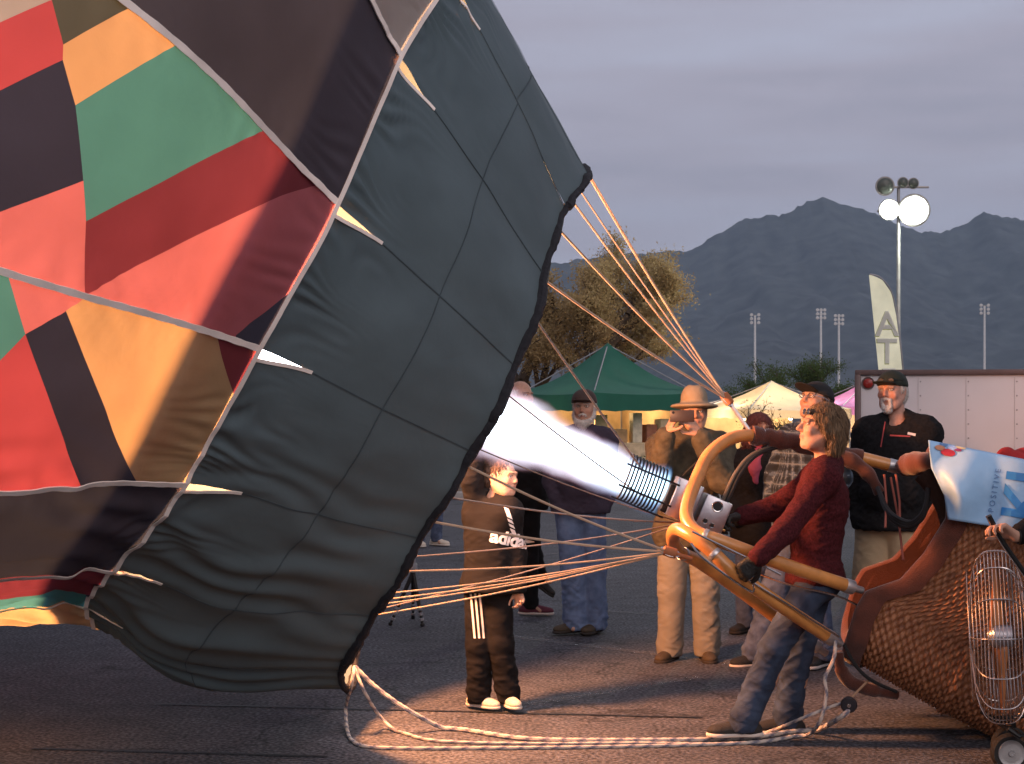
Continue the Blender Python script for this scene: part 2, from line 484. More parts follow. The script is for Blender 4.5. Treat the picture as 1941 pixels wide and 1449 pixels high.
def clip_rect(poly, s0, s1, k0, k1):
    def cut(pl, f, inter):
        o = []
        for i in range(len(pl)):
            a, c = pl[i - 1], pl[i]
            fa, fc = f(a), f(c)
            if fc >= 0:
                if fa < 0: o.append(inter(a, c, fa, fc))
                o.append(c)
            elif fa >= 0: o.append(inter(a, c, fa, fc))
        return o
    I = lambda a, c, fa, fc: (a[0] + (c[0] - a[0]) * fa / (fa - fc), a[1] + (c[1] - a[1]) * fa / (fa - fc))
    for f in (lambda p: p[0] - s0, lambda p: s1 - p[0], lambda p: p[1] - k0, lambda p: k1 - p[1]):
        poly = cut(poly, f, I)
        if len(poly) < 3: return []
    return poly
def patch(name, poly, mt, parent, gs=0.04, gk=0.05, off=0.0):
    ss = [p[0] for p in poly]; kk = [p[1] for p in poly]
    vid = {}; vs = []; fs = []
    s = math.floor(min(ss) / gs) * gs
    while s < max(ss) - 1e-9:
        k = math.floor(min(kk) / gk) * gk
        while k < max(kk) - 1e-9:
            c = clip_rect(poly, s, s + gs, k, k + gk)
            if len(c) >= 3:
                f = []
                for p in c:
                    key = (round(p[0], 4), round(p[1], 4))
                    if key not in vid:
                        vid[key] = len(vs); vs.append(key)
                    if not f or f[-1] != vid[key]: f.append(vid[key])
                if f[0] == f[-1]: f.pop()
                if len(set(f)) >= 3: fs.append(f)
            k += gk
        s += gs
    A = np.array(vs)
    return meshobj(name, surf(A[:, 0], A[:, 1], off), fs, mt, parent)
def ribbon(name, path, width, mt, parent, off=0.008, thick=0.004, jitter=0.0):
    """flat tape along a path on the envelope (path: (s,k) list)"""
    A = np.array(path); P = surf(A[:, 0], A[:, 1], off); Nn = NSIGN * normals(A[:, 0], A[:, 1])
    T = np.gradient(P, axis=0); T /= np.linalg.norm(T, axis=1)[:, None]
    B = np.cross(T, Nn); w = width / 2 * (1 + jitter * np.sin(np.arange(len(P)) * 1.7))[:, None]
    V = np.stack([P + B * w + Nn * thick * .5, P - B * w + Nn * thick * .5, P - B * w - Nn * thick * .5, P + B * w - Nn * thick * .5], 1).reshape(-1, 3)
    fs = []
    for i in range(len(P) - 1):
        for q in range(4):
            fs.append((4 * i + q, 4 * i + (q + 1) % 4, 4 * i + 4 + (q + 1) % 4, 4 * i + 4 + q))
    return meshobj(name, V, fs, mt, parent, smooth=False)

balloon = thing('hot_air_balloon', 'huge half inflated hot air balloon with patchwork panels and dark skirt, on its side', 'balloon', tuple(surf0(np.array([0.5]), np.array([7.0]))[0]))
BO = Vector(balloon.location)
class _Shift:                                                     # envelope parts are modelled in place: move them under the Empty
    pass
def under(o, root):
    o.parent = root; o.location = -Vector(root.location)
    return o
tw = 0.6
C_ = {
    'skirt': cloth('skirt_cloth', (0.115, 0.172, 0.195), (0.0018, 0.0024, 0.0026), 0.30, bump=0.08),
    'dark': cloth('plum_black_cloth', (0.155, 0.13, 0.155), (0.0142, 0.0212, 0.0401), tw),
    'navy': cloth('navy_cloth', (0.125, 0.12, 0.165), (0.0130, 0.0177, 0.0378), tw),
    'red': cloth('red_cloth', (0.60, 0.10, 0.11), (0.2360, 0.0590, 0.1062), tw),
    'salmon': cloth('salmon_cloth', (0.68, 0.20, 0.22), (0.3304, 0.1416, 0.2124), tw),
    'darkred': cloth('maroon_cloth', (0.34, 0.07, 0.08), (0.1003, 0.0283, 0.0590), tw),
    'green': cloth('green_cloth', (0.12, 0.37, 0.28), (0.0413, 0.2006, 0.2950), tw),
    'olive': cloth('olive_cloth', (0.20, 0.21, 0.17), (0.0349, 0.0489, 0.0419), tw),
    'amber': cloth('amber_cloth', (0.72, 0.47, 0.25), (0.3422, 0.3009, 0.2006), tw),
    'beige': cloth('beige_cloth', (0.72, 0.62, 0.54), (0.1888, 0.2596, 0.3540), tw),
}
white_tape = mat('load_tape', (0.93, 0.81, 0.72), 0.7, bump=0.1)
dark_seam = mat('dark_seam', (0.055, 0.078, 0.09), 0.7)
hem_black = mat('rim_hem', (0.018, 0.018, 0.022), 0.75, bump=0.5, bscale=40)
# skirt: two rows of panels round the mouth; each gore line ends in a small slit vent below the tape
FINE = lambda k: (0.025, 0.02) if k < 7 or k > 13 else (0.05, 0.0625)
for k in range(16):
    under(patch('skirt_panel', [(0, k), (0.46, k), (0.46, k + 1), (0, k + 1)], C_['skirt'], balloon, *FINE(k)), balloon)
    v = 0.075 if k < 6 or k > 12 else 0.004
    under(patch('skirt_panel', [(0.46, k), (0.77, k), (0.83, k + 0.25 * v), (0.90, k + 0.62 * v), (0.96, k + 0.9 * v), (1.0, k + v), (1.0, k + 1.0), (0.46, k + 1)], C_['skirt'], balloon, *FINE(k)), balloon)
    lip = [(0.77, k), (0.80, k + 0.1 * v), (0.83, k + 0.25 * v), (0.87, k + 0.44 * v), (0.90, k + 0.62 * v), (0.93, k + 0.77 * v), (0.96, k + 0.9 * v), (1.0, k + v)]
    under(ribbon('vent_edge', lip, 0.015, white_tape, balloon, 0.004), balloon)
    under(ribbon('meridian_seam', [(s, k) for s in np.linspace(0.0, 0.77, 26)], 0.005, dark_seam, balloon, 0.003, 0.002), balloon)
def ring_path(s, k0, k1, n=None):
    return [(s, k) for k in np.linspace(k0, k1, n or int((k1 - k0) * 14) + 2)]
under(ribbon('ring_seam', ring_path(0.46, 0, 16), 0.005, dark_seam, balloon, 0.003, 0.002), balloon)
under(ribbon('ring_tape', ring_path(1.0, 0, 16), 0.021, white_tape, balloon, 0.012), balloon)
# added unseen cloth band behind the ring tape, shades the panels beyond it
for k in range(16):
    A = [(s_, k_) for s_ in (1.0, 1.15) for k_ in np.linspace(k, k + 1, 9)]
    A = np.array(A); off = np.where(A[:, 0] > 1.1, -0.13, -0.012)
    V = surf0(A[:, 0], A[:, 1]) + NSIGN * normals(A[:, 0], A[:, 1]) * off[:, None]
    under(meshobj('shade_band', V, [(i, i + 1, i + 10, i + 9) for i in range(8)], C_['dark'], balloon), balloon)

S2 = 2.35
def gore_panel(k0, k1, poly, c, name='cloth_panel'):
    p = clip_rect(poly, 1.0, S2, k0, k1)
    if len(p) >= 3:
        under(patch(name, p, C_[c], balloon, *FINE(k0)), balloon)
def line_to(k, s):
    return (s, k)
B_, Cc = 2, 3
# gore between tapes 2 and 3: patchwork with a slanting middle seam
j0 = sk(165, 551, k=3); j1 = sk(158, 343); j2 = sk(119, 114); j3 = sk(98, 0); j4 = sk(60, -120)
n1 = sk(604, 352, k=2); n2 = sk(499, 256, k=2); n3 = sk(331, 98, k=2); n4 = sk(247, 17, k=2)
far = lambda p, q, s=3.0: (p[0] + (q[0] - p[0]) * (s - p[0]) / (q[0] - p[0]), p[1] + (q[1] - p[1]) * (s - p[0]) / (q[0] - p[0]))
m1 = sk(163, 420); m2 = sk(143, 200); m3 = sk(120, 85)
l1 = sk(0, 402); l2 = sk(0, 172); l3 = sk(0, 43)
seam_r = [j0, m1, j1, m2, j2, m3, j3, j4]
gore_panel(2, 3, [j0, n1, (1, 2), (1, 2.62), sk(447, 636), sk(447, 648, k=3)], 'salmon')
gore_panel(2, 3, [sk(447, 648, k=3), sk(447, 636), (1, 2.62), (1, 3)], 'navy')
gore_panel(2, 3, [j0, m1, n2, n1], 'darkred')
gore_panel(2, 3, [m1, j1, m2, n3, n2], 'green')
gore_panel(2, 3, [m2, j2, m3, n4, n3], 'amber')
at_s = lambda p, q, s_: p[1] + (q[1] - p[1]) * (s_ - p[0]) / (q[0] - p[0])
kb3, kb2 = at_s(j3, l3, S2), at_s(j2, l2, S2)
sb1 = j1[0] + (l1[0] - j1[0]) * (3 - j1[1]) / (l1[1] - j1[1])
gore_panel(2, 3, [m3, j3, (j4[0], 2.0), n4], 'olive')
gore_panel(2, 3, [j0, m1, j1, (sb1, 3)], 'salmon')
gore_panel(2, 3, [j1, m2, j2, (S2, kb2), (S2, 3), (sb1, 3)], 'navy')
gore_panel(2, 3, [j2, m3, j3, (S2, kb3), (S2, kb2)], 'red')
gore_panel(2, 3, [j3, (j4[0], 2.0), (S2, 2.0), (S2, kb3)], 'beige')
# gore between tapes 3 and 4
a1 = sk(160, 573, k=3); a2 = sk(405, 642, k=3); b1 = sk(125, 590); c1 = sk(48, 634); d1 = sk(262, 910, k=4); d2 = sk(155, 912, k=4); f1 = sk(440, 747, s=1.0)
gore_panel(3, 4, [b1, a1, a2, f1, (1, 4), d1], 'amber')
gore_panel(3, 4, [a2, (1, 3), f1], 'darkred')
gore_panel(3, 4, [c1, b1, d1, d2], 'navy')
e1 = sk(10, 525, k=3); g1 = sk(0, 684)
gore_panel(3, 4, [a1, b1, c1, e1], 'salmon')
gore_panel(3, 4, [c1, d2, (S2, 4), (S2, g1[1] + 0.3), g1], 'red')
gore_panel(3, 4, [e1, c1, g1, (S2, g1[1] + 0.3), (S2, 3)], 'green')
# the other gores near the ring
h1 = sk(60, 1117, k=5); h2 = sk(165, 1133); h3 = sk(70, 1118); h4 = sk(0, 1117)
gore_panel(5, 6, [(1, 5), (1, 5.62), (1.45, 5.42), (S2, 5.25), (S2, 5)], 'darkred')
gore_panel(5, 6, [(1, 5.62), (1, 6), (S2, 6), (S2, 5.25), (1.45, 5.42)], 'green')
for k, c in {0: 'beige', 1: 'dark', 4: 'dark', 6: 'amber', 7: 'dark', 8: 'red', 9: 'navy', 10: 'beige', 11: 'dark', 12: 'salmon', 13: 'amber', 14: 'navy', 15: 'darkred'}.items():
    gore_panel(k, k + 1, [(1, k), (1, k + 1), (S2, k + 1), (S2, k)], c)
order = ['dark', 'red', 'amber', 'navy', 'green', 'salmon', 'darkred', 'beige']
for i, (s0, s1) in enumerate(((S2, 3.6), (3.6, 5.0), (5.0, 6.4), (6.4, 7.99))):
    for k in range(16):
        under(patch('cloth_panel', [(s0, k), (s1, k), (s1, k + 1), (s0, k + 1)], C_[order[(k * 3 + i * 5) % 8]], balloon, 0.12, 0.125), balloon)
for k in range(16):
    under(ribbon('load_tape', [(s, k) for s in np.concatenate([np.linspace(1.0, 2.4, 60), np.linspace(2.45, 7.9, 50)])], 0.025, white_tape, balloon, 0.010, 0.005, 0.10), balloon)
# thick black hem round the mouth
kk = np.linspace(0, 16, 321)[:-1]
hp = surf(np.full_like(kk, 0.0), kk, 0.004)
hr = 0.016 + 0.012 * vnoise2(kk * 4, kk * 0, 3)
hemb = MB().tube([Vector(p) + Vector((random.uniform(-.004, .004), random.uniform(-.004, .004), random.uniform(-.006, .006))) for p in hp], list(hr), 8, closed=True)
under(hemb.build('mouth_hem', hem_black, balloon), balloon)
def rim_at(k):
    return Vector(surf(np.array([0.0]), np.array([float(k)]))[0])
# suspension cables to the corners of the burner frame
TOPJ, NEARJ, FARJ = at(1378, 757, 8.25), at(1270, 1047, 7.56), at(1296, 992, 8.3)
cable_m = mat('tan_cable', (0.50, 0.36, 0.25), 0.6, bump=0.4, bscale=300)
cable_g = mat('grey_cable', (0.26, 0.20, 0.17), 0.6, bump=0.4, bscale=300)
cables = [(-0.9, TOPJ, .0055, 0), (-1.05, TOPJ, .004, 0), (-0.2, TOPJ, .0055, 0), (0.35, TOPJ, .006, 0), (1.05, TOPJ, .0065, 0), (13.9, TOPJ, .0045, 1),
          (1.5, FARJ, .006, 1), (2.3, FARJ, .0035, 1), (2.95, FARJ, .0035, 1), (3.5, FARJ, .0045, 1), (4.2, FARJ, .004, 1), (4.9, FARJ, .004, 1),
          (3.15, NEARJ, .006, 0), (3.8, NEARJ, .006, 0), (4.35, NEARJ, .005, 0), (4.62, NEARJ, .0045, 0), (4.72, NEARJ, .0045, 0), (4.8, NEARJ, .004, 0), (5.0, NEARJ, .0045, 0)]
for k, J, r, g in cables:
    p = rim_at(k); N_ = 10
    pts = [p.lerp(J, i / N_) + Vector((0, 0, -0.02 * math.sin(math.pi * i / N_))) for i in range(N_ + 1)]
    under(MB().tube(pts, r, 6).build('suspension_cable', cable_g if g else cable_m, balloon), balloon)
# ================================================================ burner flame
FA, FB = at(1254, 931, 8.0), at(945, 801, 7.98)          # burner mouth and where the flame enters the balloon
fd = (FB - FA).normalized()
flame = bpy.data.objects.new('burner_flame', None)
prof = [(0.02, -0.02), (0.16, 0.0), (0.21, 0.25), (0.25, 0.6), (0.30, 1.0), (0.36, 1.5), (0.42, 2.0), (0.40, 2.5), (0.26, 2.9), (0.03, 3.15)]
mb = MB().lathe([(r * 1.35, h) for r, h in prof], (0, 0, 0), (0, 0, 1), 32)
m, n, l = nt("flame")
out = n.new('ShaderNodeOutputMaterial'); em = n.new('ShaderNodeEmission')
tc = n.new('ShaderNodeTexCoord'); sp = n.new('ShaderNodeSeparateXYZ')
nz = n.new('ShaderNodeTexNoise'); nz.inputs['Scale'].default_value = 7.0; nz.inputs['Detail'].default_value = 5
mp = n.new('ShaderNodeMapping'); mp.inputs['Scale'].default_value = (1, 1, 0.5)
l.new(tc.outputs['Object'], mp.inputs['Vector']); l.new(mp.outputs[0], nz.inputs['Vector'])
l.new(tc.outputs['Object'], sp.inputs[0])
def mth(op, a, c=None, clamp=False):
    q = n.new('ShaderNodeMath'); q.operation = op; q.use_clamp = clamp
    for i, v in enumerate((a, c)):
        if v is None: continue
        if isinstance(v, (int, float)): q.inputs[i].default_value = v
        else: l.new(v, q.inputs[i])
    return q.outputs[0]
nz2 = n.new('ShaderNodeTexNoise'); nz2.inputs['Scale'].default_value = 16.0; nz2.inputs['Detail'].default_value = 4
mp2 = n.new('ShaderNodeMapping'); mp2.inputs['Scale'].default_value = (1, 1, 0.12)
l.new(tc.outputs['Object'], mp2.inputs['Vector']); l.new(mp2.outputs[0], nz2.inputs['Vector'])
rr = mth('SQRT', mth('ADD', mth('MULTIPLY', sp.outputs[0], sp.outputs[0]), mth('MULTIPLY', sp.outputs[1], sp.outputs[1])))
cv = n.new('ShaderNodeFloatCurve')
for p in ((0, 0.27), (0.05, 0.27), (0.13, 0.27), (0.2, 0.33), (0.30, 0.45), (0.5, 0.68), (0.66, 0.8), (0.85, 0.68), (0.98, 0.1)):
    cv.mapping.curves[0].points.new(*p)
cv.mapping.update()
hz = mth('DIVIDE', sp.outputs[2], 3.15)
l.new(hz, cv.inputs['Value'])
Rz = mth('MULTIPLY', cv.outputs[0], 0.5)
rj = mth('ADD', rr, mth('MULTIPLY', mth('SUBTRACT', nz.outputs['Fac'], 0.5), mth('MULTIPLY', Rz, 1.35)))
q_ = mth('SUBTRACT', 1.0, mth('DIVIDE', rj, Rz), True)        # 1 on the axis, 0 at the edge
core = mth('POWER', q_, 1.3)
cr = n.new('ShaderNodeValToRGB'); ce = cr.color_ramp.elements
ce[0].position, ce[0].color = 0.0, (0.85, 0.30, 0.34, 1)
ce[1].position, ce[1].color = 0.55, (0.78, 0.90, 1.0, 1)
x_ = ce.new(0.16); x_.color = (0.88, 0.72, 0.90, 1)
l.new(q_, cr.inputs['Fac'])
cb = n.new('ShaderNodeValToRGB'); be = cb.color_ramp.elements
be[0].position, be[0].color = 0.0, (0.05, 0.30, 0.85, 1)
be[1].position, be[1].color = 0.5, (0.55, 0.85, 1.0, 1)
l.new(q_, cb.inputs['Fac'])
cm = n.new('ShaderNodeMix'); cm.data_type = 'RGBA'
l.new(mth('MULTIPLY', hz, 7.0, True), cm.inputs['Factor']); l.new(cb.outputs[0], cm.inputs[6]); l.new(cr.outputs[0], cm.inputs[7])
l.new(cm.outputs[2], em.inputs['Color'])
l.new(mth('MULTIPLY', mth('MULTIPLY', core, mth('ADD', 0.35, mth('MULTIPLY', nz2.outputs['Fac'], 1.3))), 34.0), em.inputs['Strength'])
l.new(em.outputs[0], out.inputs['Volume'])
m.cycles.volume_step_rate = 0.3
FL = mb.build('flame_body', m)
bpy.data.objects.remove(flame)
FL.name = 'burner_flame'
FL.location = FA
FL.rotation_euler = fd.to_track_quat('Z', 'Y').to_euler()
tag(FL, 'roaring white and blue gas flame shooting from the burner into the balloon mouth', 'flame')
def flame_light(frac, power, rad, col):
    d = bpy.data.lights.new('flame_light', 'POINT'); d.energy = power; d.shadow_soft_size = rad; d.color = col
    o = link(bpy.data.objects.new('flame_light', d), FL); o.location = (0, 0, frac)
    return o
flame_light(2.2, 1400, 0.2, (1.0, 0.36, 0.115))       # luminous tip of the flame, inside the envelope
flame_light(0.75, 14, 0.10, (1.0, 0.55, 0.38))          # bluish jet outside
# ================================================================ dusk haze: one closed box of thin pale air round the whole place
m, n, l = nt("haze_air")
out = n.new('ShaderNodeOutputMaterial'); pv = n.new('ShaderNodeVolumePrincipled')
pv.inputs['Density'].default_value = 0.000115
pv.inputs['Color'].default_value = (0.56, 0.74, 0.95, 1)
pv.inputs['Anisotropy'].default_value = 0.0
l.new(pv.outputs[0], out.inputs['Volume'])
hzb = MB().box((0, 2870, 349), (18200, 6000, 702)).build('haze', m, smooth=False)
tag(hzb, kind='stuff')
# ================================================================ figures: bodies and clothes grown from smooth distance fields
class Field:
    def __init__(s, lo, hi, h):
        s.lo = np.array(lo, np.float32); s.h = h
        s.n = np.ceil((np.array(hi) - s.lo) / h).astype(int) + 1
        s.g = np.full(s.n, 1.0, np.float32)
    def _win(s, lo, hi):
        a = np.clip(np.floor((np.array(lo) - s.lo) / s.h).astype(int), 0, s.n - 1)
        b = np.clip(np.ceil((np.array(hi) - s.lo) / s.h).astype(int) + 1, 1, s.n)
        ax = [(s.lo[i] + s.h * np.arange(a[i], b[i])).astype(np.float32) for i in range(3)]
        return tuple(slice(a[i], b[i]) for i in range(3)), np.meshgrid(*ax, indexing='ij', sparse=True)
    def _put(s, sl, d, k, op):
        g = s.g[sl]
        if op == 'sub':
            d = -d
            if k:
                h = np.clip(0.5 - 0.5 * (g - d) / k, 0, 1); g[...] = g * (1 - h) + d * h + k * h * (1 - h)
            else: np.maximum(g, d, out=g)
        elif k:
            h = np.clip(0.5 + 0.5 * (g - d) / k, 0, 1); g[...] = g * (1 - h) + d * h - k * h * (1 - h)
        else: np.minimum(g, d, out=g)
    def cone(s, a, b, ra, rb, k=0.02, op='add', sq=None):
        a, b = np.array(a, np.float32), np.array(b, np.float32); r = max(ra, rb); mg = r + k * 1.5 + 4 * s.h
        sl, (X, Y, Z) = s._win(np.minimum(a, b) - mg, np.maximum(a, b) + mg)
        ba = b - a; L = max(float(ba @ ba), 1e-9)
        x, y, z = X - a[0], Y - a[1], Z - a[2]
        t = np.clip((x * ba[0] + y * ba[1] + z * ba[2]) / L, 0, 1)
        d = np.sqrt((x - t * ba[0]) ** 2 + (y - t * ba[1]) ** 2 + (z - t * ba[2]) ** 2) - (ra + t * (rb - ra))
        s._put(sl, d, k, op); return s
    def chain(s, pts, rads, k=0.02):
        for i in range(len(pts) - 1): s.cone(pts[i], pts[i + 1], rads[i], rads[i + 1], k)
        return s
    def ell(s, c, r, k=0.02, rot=None, op='add'):
        c = np.array(c, np.float32); r = np.array(r, np.float32); mg = float(r.max()) + k * 1.5 + 4 * s.h
        sl, (X, Y, Z) = s._win(c - mg, c + mg)
        x, y, z = X - c[0], Y - c[1], Z - c[2]
        if rot is not None:
            Rm = np.array(rot, np.float32)
            x, y, z = (Rm[0, 0] * x + Rm[1, 0] * y + Rm[2, 0] * z, Rm[0, 1] * x + Rm[1, 1] * y + Rm[2, 1] * z, Rm[0, 2] * x + Rm[1, 2] * y + Rm[2, 2] * z)
        k0 = np.sqrt((x / r[0]) ** 2 + (y / r[1]) ** 2 + (z / r[2]) ** 2); k1 = np.sqrt((x / r[0] ** 2) ** 2 + (y / r[1] ** 2) ** 2 + (z / r[2] ** 2) ** 2)
        d = k0 * (k0 - 1) / np.maximum(k1, 1e-6)
        s._put(sl, d, k, op); return s
    def cut(s, p, nrm, lo=None, hi=None):
        """remove everything on the side the normal points to, optionally only inside a window"""
        p = np.array(p, np.float32); nrm = np.array(nrm, np.float32); nrm = nrm / np.linalg.norm(nrm)
        if lo is None: lo, hi = s.lo, s.lo + s.h * s.n
        sl, (X, Y, Z) = s._win(lo, hi)
        d = (X - p[0]) * nrm[0] + (Y - p[1]) * nrm[1] + (Z - p[2]) * nrm[2]
        g = s.g[sl]; np.maximum(g, d, out=g); return s
    def mesh(s):
        g = s.g; neg = g < 0
        c = [neg[i:g.shape[0] - 1 + i, j:g.shape[1] - 1 + j, k:g.shape[2] - 1 + k] for i in (0, 1) for j in (0, 1) for k in (0, 1)]
        cnt = sum(x.astype(np.int8) for x in c)
        idx = np.argwhere((cnt > 0) & (cnt < 8))
        if len(idx) == 0: return np.zeros((0, 3)), np.zeros((0, 4), int)
        off = np.array([(i, j, k) for i in (0, 1) for j in (0, 1) for k in (0, 1)])
        val = np.stack([g[tuple((idx + o).T)] for o in off], 1)
        acc = np.zeros((len(idx), 3)); num = np.zeros(len(idx))
        for a in range(8):
            for b in range(a + 1, 8):
                if np.abs(off[a] - off[b]).sum() == 1:
                    va, vb = val[:, a], val[:, b]; mk = (va < 0) != (vb < 0)
                    t = np.where(mk, va / np.where(mk, va - vb, 1), 0)
                    acc += np.where(mk[:, None], off[a] + t[:, None] * (off[b] - off[a]), 0); num += mk
        V = s.lo + s.h * (idx + acc / num[:, None])
        ids = np.full(np.array(g.shape) - 1, -1, np.int32); ids[tuple(idx.T)] = np.arange(len(idx))
        Q = []
        for ax in range(3):
            u, v = (ax + 1) % 3, (ax + 2) % 3
            s0 = [slice(None)] * 3; s1 = [slice(None)] * 3
            s0[ax] = slice(0, -1); s1[ax] = slice(1, None)
            A, B = neg[tuple(s0)], neg[tuple(s1)]
            for flip, mk in ((False, A & ~B), (True, ~A & B)):
                e_ = np.argwhere(mk); e_ = e_[(e_[:, u] > 0) & (e_[:, v] > 0) & (e_[:, u] < g.shape[u] - 1) & (e_[:, v] < g.shape[v] - 1)]
                if not len(e_): continue
                q = []
                for du, dv in ((-1, -1), (0, -1), (0, 0), (-1, 0)):
                    w = e_.copy(); w[:, u] += du; w[:, v] += dv; q.append(ids[tuple(w.T)])
                q = np.stack(q, 1)
                Q.append(q[:, ::-1] if flip else q)
        Q = np.concatenate(Q); Q = Q[(Q >= 0).all(1)]
        return V, Q
def vnormals(V, Q):
    fn = np.cross(V[Q[:, 2]] - V[Q[:, 0]], V[Q[:, 3]] - V[Q[:, 1]])
    N = np.zeros_like(V)
    for i in range(4): np.add.at(N, Q[:, i], fn)
    return N / (np.linalg.norm(N, axis=1)[:, None] + 1e-12)
def relax(V, Q, it=2, f=0.5):
    for _ in range(it):
        S = np.zeros_like(V); c = np.zeros(len(V))
        for i in range(4):
            np.add.at(S, Q[:, i], V[Q[:, (i + 1) % 4]]); np.add.at(c, Q[:, i], 1)
        V = V * (1 - f) + f * S / np.maximum(c, 1)[:, None]
    return V
def vnoise3(P, seed=0):
    I = np.floor(P); f = P - I; u = f * f * (3 - 2 * f); r = 0
    for a in (0, 1):
        for b in (0, 1):
            for c in (0, 1):
                h = np.sin((I[:, 0] + a) * 127.1 + (I[:, 1] + b) * 311.7 + (I[:, 2] + c) * 74.7 + seed * 19.19) * 43758.5453; h = h - np.floor(h)
                r = r + h * (u[:, 0] if a else 1 - u[:, 0]) * (u[:, 1] if b else 1 - u[:, 1]) * (u[:, 2] if c else 1 - u[:, 2])
    return r
def folds(V, amp, seed, freq=9.0, aniso=(1, 1, 2.4)):
    """cloth folds: ridged noise, slanting both ways"""
    d = 0
    for q, (sl, w) in enumerate(((.9, .5), (-.8, .5), (.2, .35))):
        x = V * np.array(aniso); x = x + np.stack([0 * x[:, 2], 0 * x[:, 2], sl * (V[:, 0] + .7 * V[:, 1])], 1) * 2
        nz = vnoise3(x * freq * (.8 + .45 * q) + 7.7 * q, seed + q); nz = .7 * nz + .3 * vnoise3(x * freq * 2.1, seed + 9 + q)
        d = d + w * (1 - np.abs(2 * nz - 1) * 1.9).clip(-.6, 1)
    return amp * (d - .25) * (.25 + 1.5 * vnoise3(V * 5.5, seed + 31))
def field_obj(name, F, m, parent, wr=0.0, seed=0, freq=9.0, smooth_it=2, aniso=(1, 1, 2.4), col=None, wmask=None):
    V, Q = F.mesh()
    V = relax(V, Q, smooth_it)
    if wr:
        d = folds(V, wr, seed, freq, aniso)
        if wmask is not None: d = d * wmask(V)
        V = V + vnormals(V, Q) * d[:, None]
    me = bpy.data.meshes.new(name)
    me.vertices.add(len(V)); me.vertices.foreach_set('co', V.astype(np.float32).ravel())
    me.loops.add(Q.size); me.loops.foreach_set('vertex_index', Q.astype(np.int32).ravel())
    me.polygons.add(len(Q)); me.polygons.foreach_set('loop_start', np.arange(0, Q.size, 4, dtype=np.int32))
    me.polygons.foreach_set('use_smooth', np.ones(len(Q), bool))
    me.update(calc_edges=True); me.validate()
    me.materials.append(m)
    if col is not None:
        ca = me.color_attributes.new('tint', 'FLOAT_COLOR', 'POINT')
        C4 = np.ones((len(V), 4), np.float32); C4[:, :3] = col(V, vnormals(V, Q)); ca.data.foreach_set('color', C4.ravel())
    return link(bpy.data.objects.new(name, me), parent)

def v3(*a): return np.array(a, float)
def unit(a): return a / (np.linalg.norm(a) + 1e-12)
def rot_zx(yaw, pitch, roll=0):
    return np.array((Matrix.Rotation(R(yaw), 3, 'Z') @ Matrix.Rotation(R(pitch), 3, 'X') @ Matrix.Rotation(R(roll), 3, 'Y')))
STAND = dict(pelvis=(0, 0, .96), chest=(0, .0, 1.27), neck=(0, .015, 1.475), head=(0, -.02, 1.635),
             hipL=(.09, 0, .93), hipR=(-.09, 0, .93), kneeL=(.105, -.02, .51), kneeR=(-.105, -.02, .51), ankL=(.115, .025, .085), ankR=(-.115, .025, .085),
             shL=(.178, .012, 1.425), shR=(-.178, .012, 1.425), elL=(.235, .05, 1.13), elR=(-.235, .05, 1.13), wrL=(.235, -.05, .885), wrR=(-.235, -.05, .885))

def hand_prims(F, w, d, pn, side, curl=(.5, .6, .6), spread=.12, sc=1.0, thumb_out=.7, rad=1.0):
    """w wrist, d direction of the fingers, pn palm normal, side +1 left hand / -1 right hand"""
    d = unit(np.array(d, float)); pn = np.array(pn, float); pn = unit(pn - d * (pn @ d)); t = np.cross(d, pn) * side     # t points to the thumb
    kn = []
    for i, (o, l_) in enumerate(((.030, .094), (.010, .098), (-.011, .094), (-.030, .086))):
        p = w + (d * l_ + t * o) * sc; kn.append(p)
        F.cone(w + t * o * .5 * sc + d * .012 * sc, p, .0155 * sc * rad, .0125 * sc * rad, .014)
    for i, (p, L) in enumerate(zip(kn, (.071, .080, .074, .057))):
        a = 0.0; q = p; fd_ = unit(d + t * (spread * (1.2 - i * .8)))
        for j, seg in enumerate((.46, .30, .24)):
            a += curl[j] * (1 + .12 * i)
            dd = fd_ * math.cos(a) + pn * math.sin(a)
            q2 = q + dd * L * seg * sc; F.cone(q, q2, (.0098 - .0009 * j) * sc * rad, (.0092 - .0010 * j) * sc * rad, .004); q = q2
    b = w + (d * .028 + t * .024) * sc; td = unit(d * .75 + t * thumb_out + pn * .45)
    b2 = b + td * .042 * sc; b3 = b2 + unit(td + pn * .35 + d * .35) * .032 * sc; b4 = b3 + unit(d + pn * .5) * .025 * sc
    F.cone(b, b2, .015 * sc * rad, .0115 * sc * rad, .012); F.cone(b2, b3, .0112 * sc * rad, .0102 * sc * rad, .004); F.cone(b3, b4, .0102 * sc * rad, .0085 * sc * rad, .004)

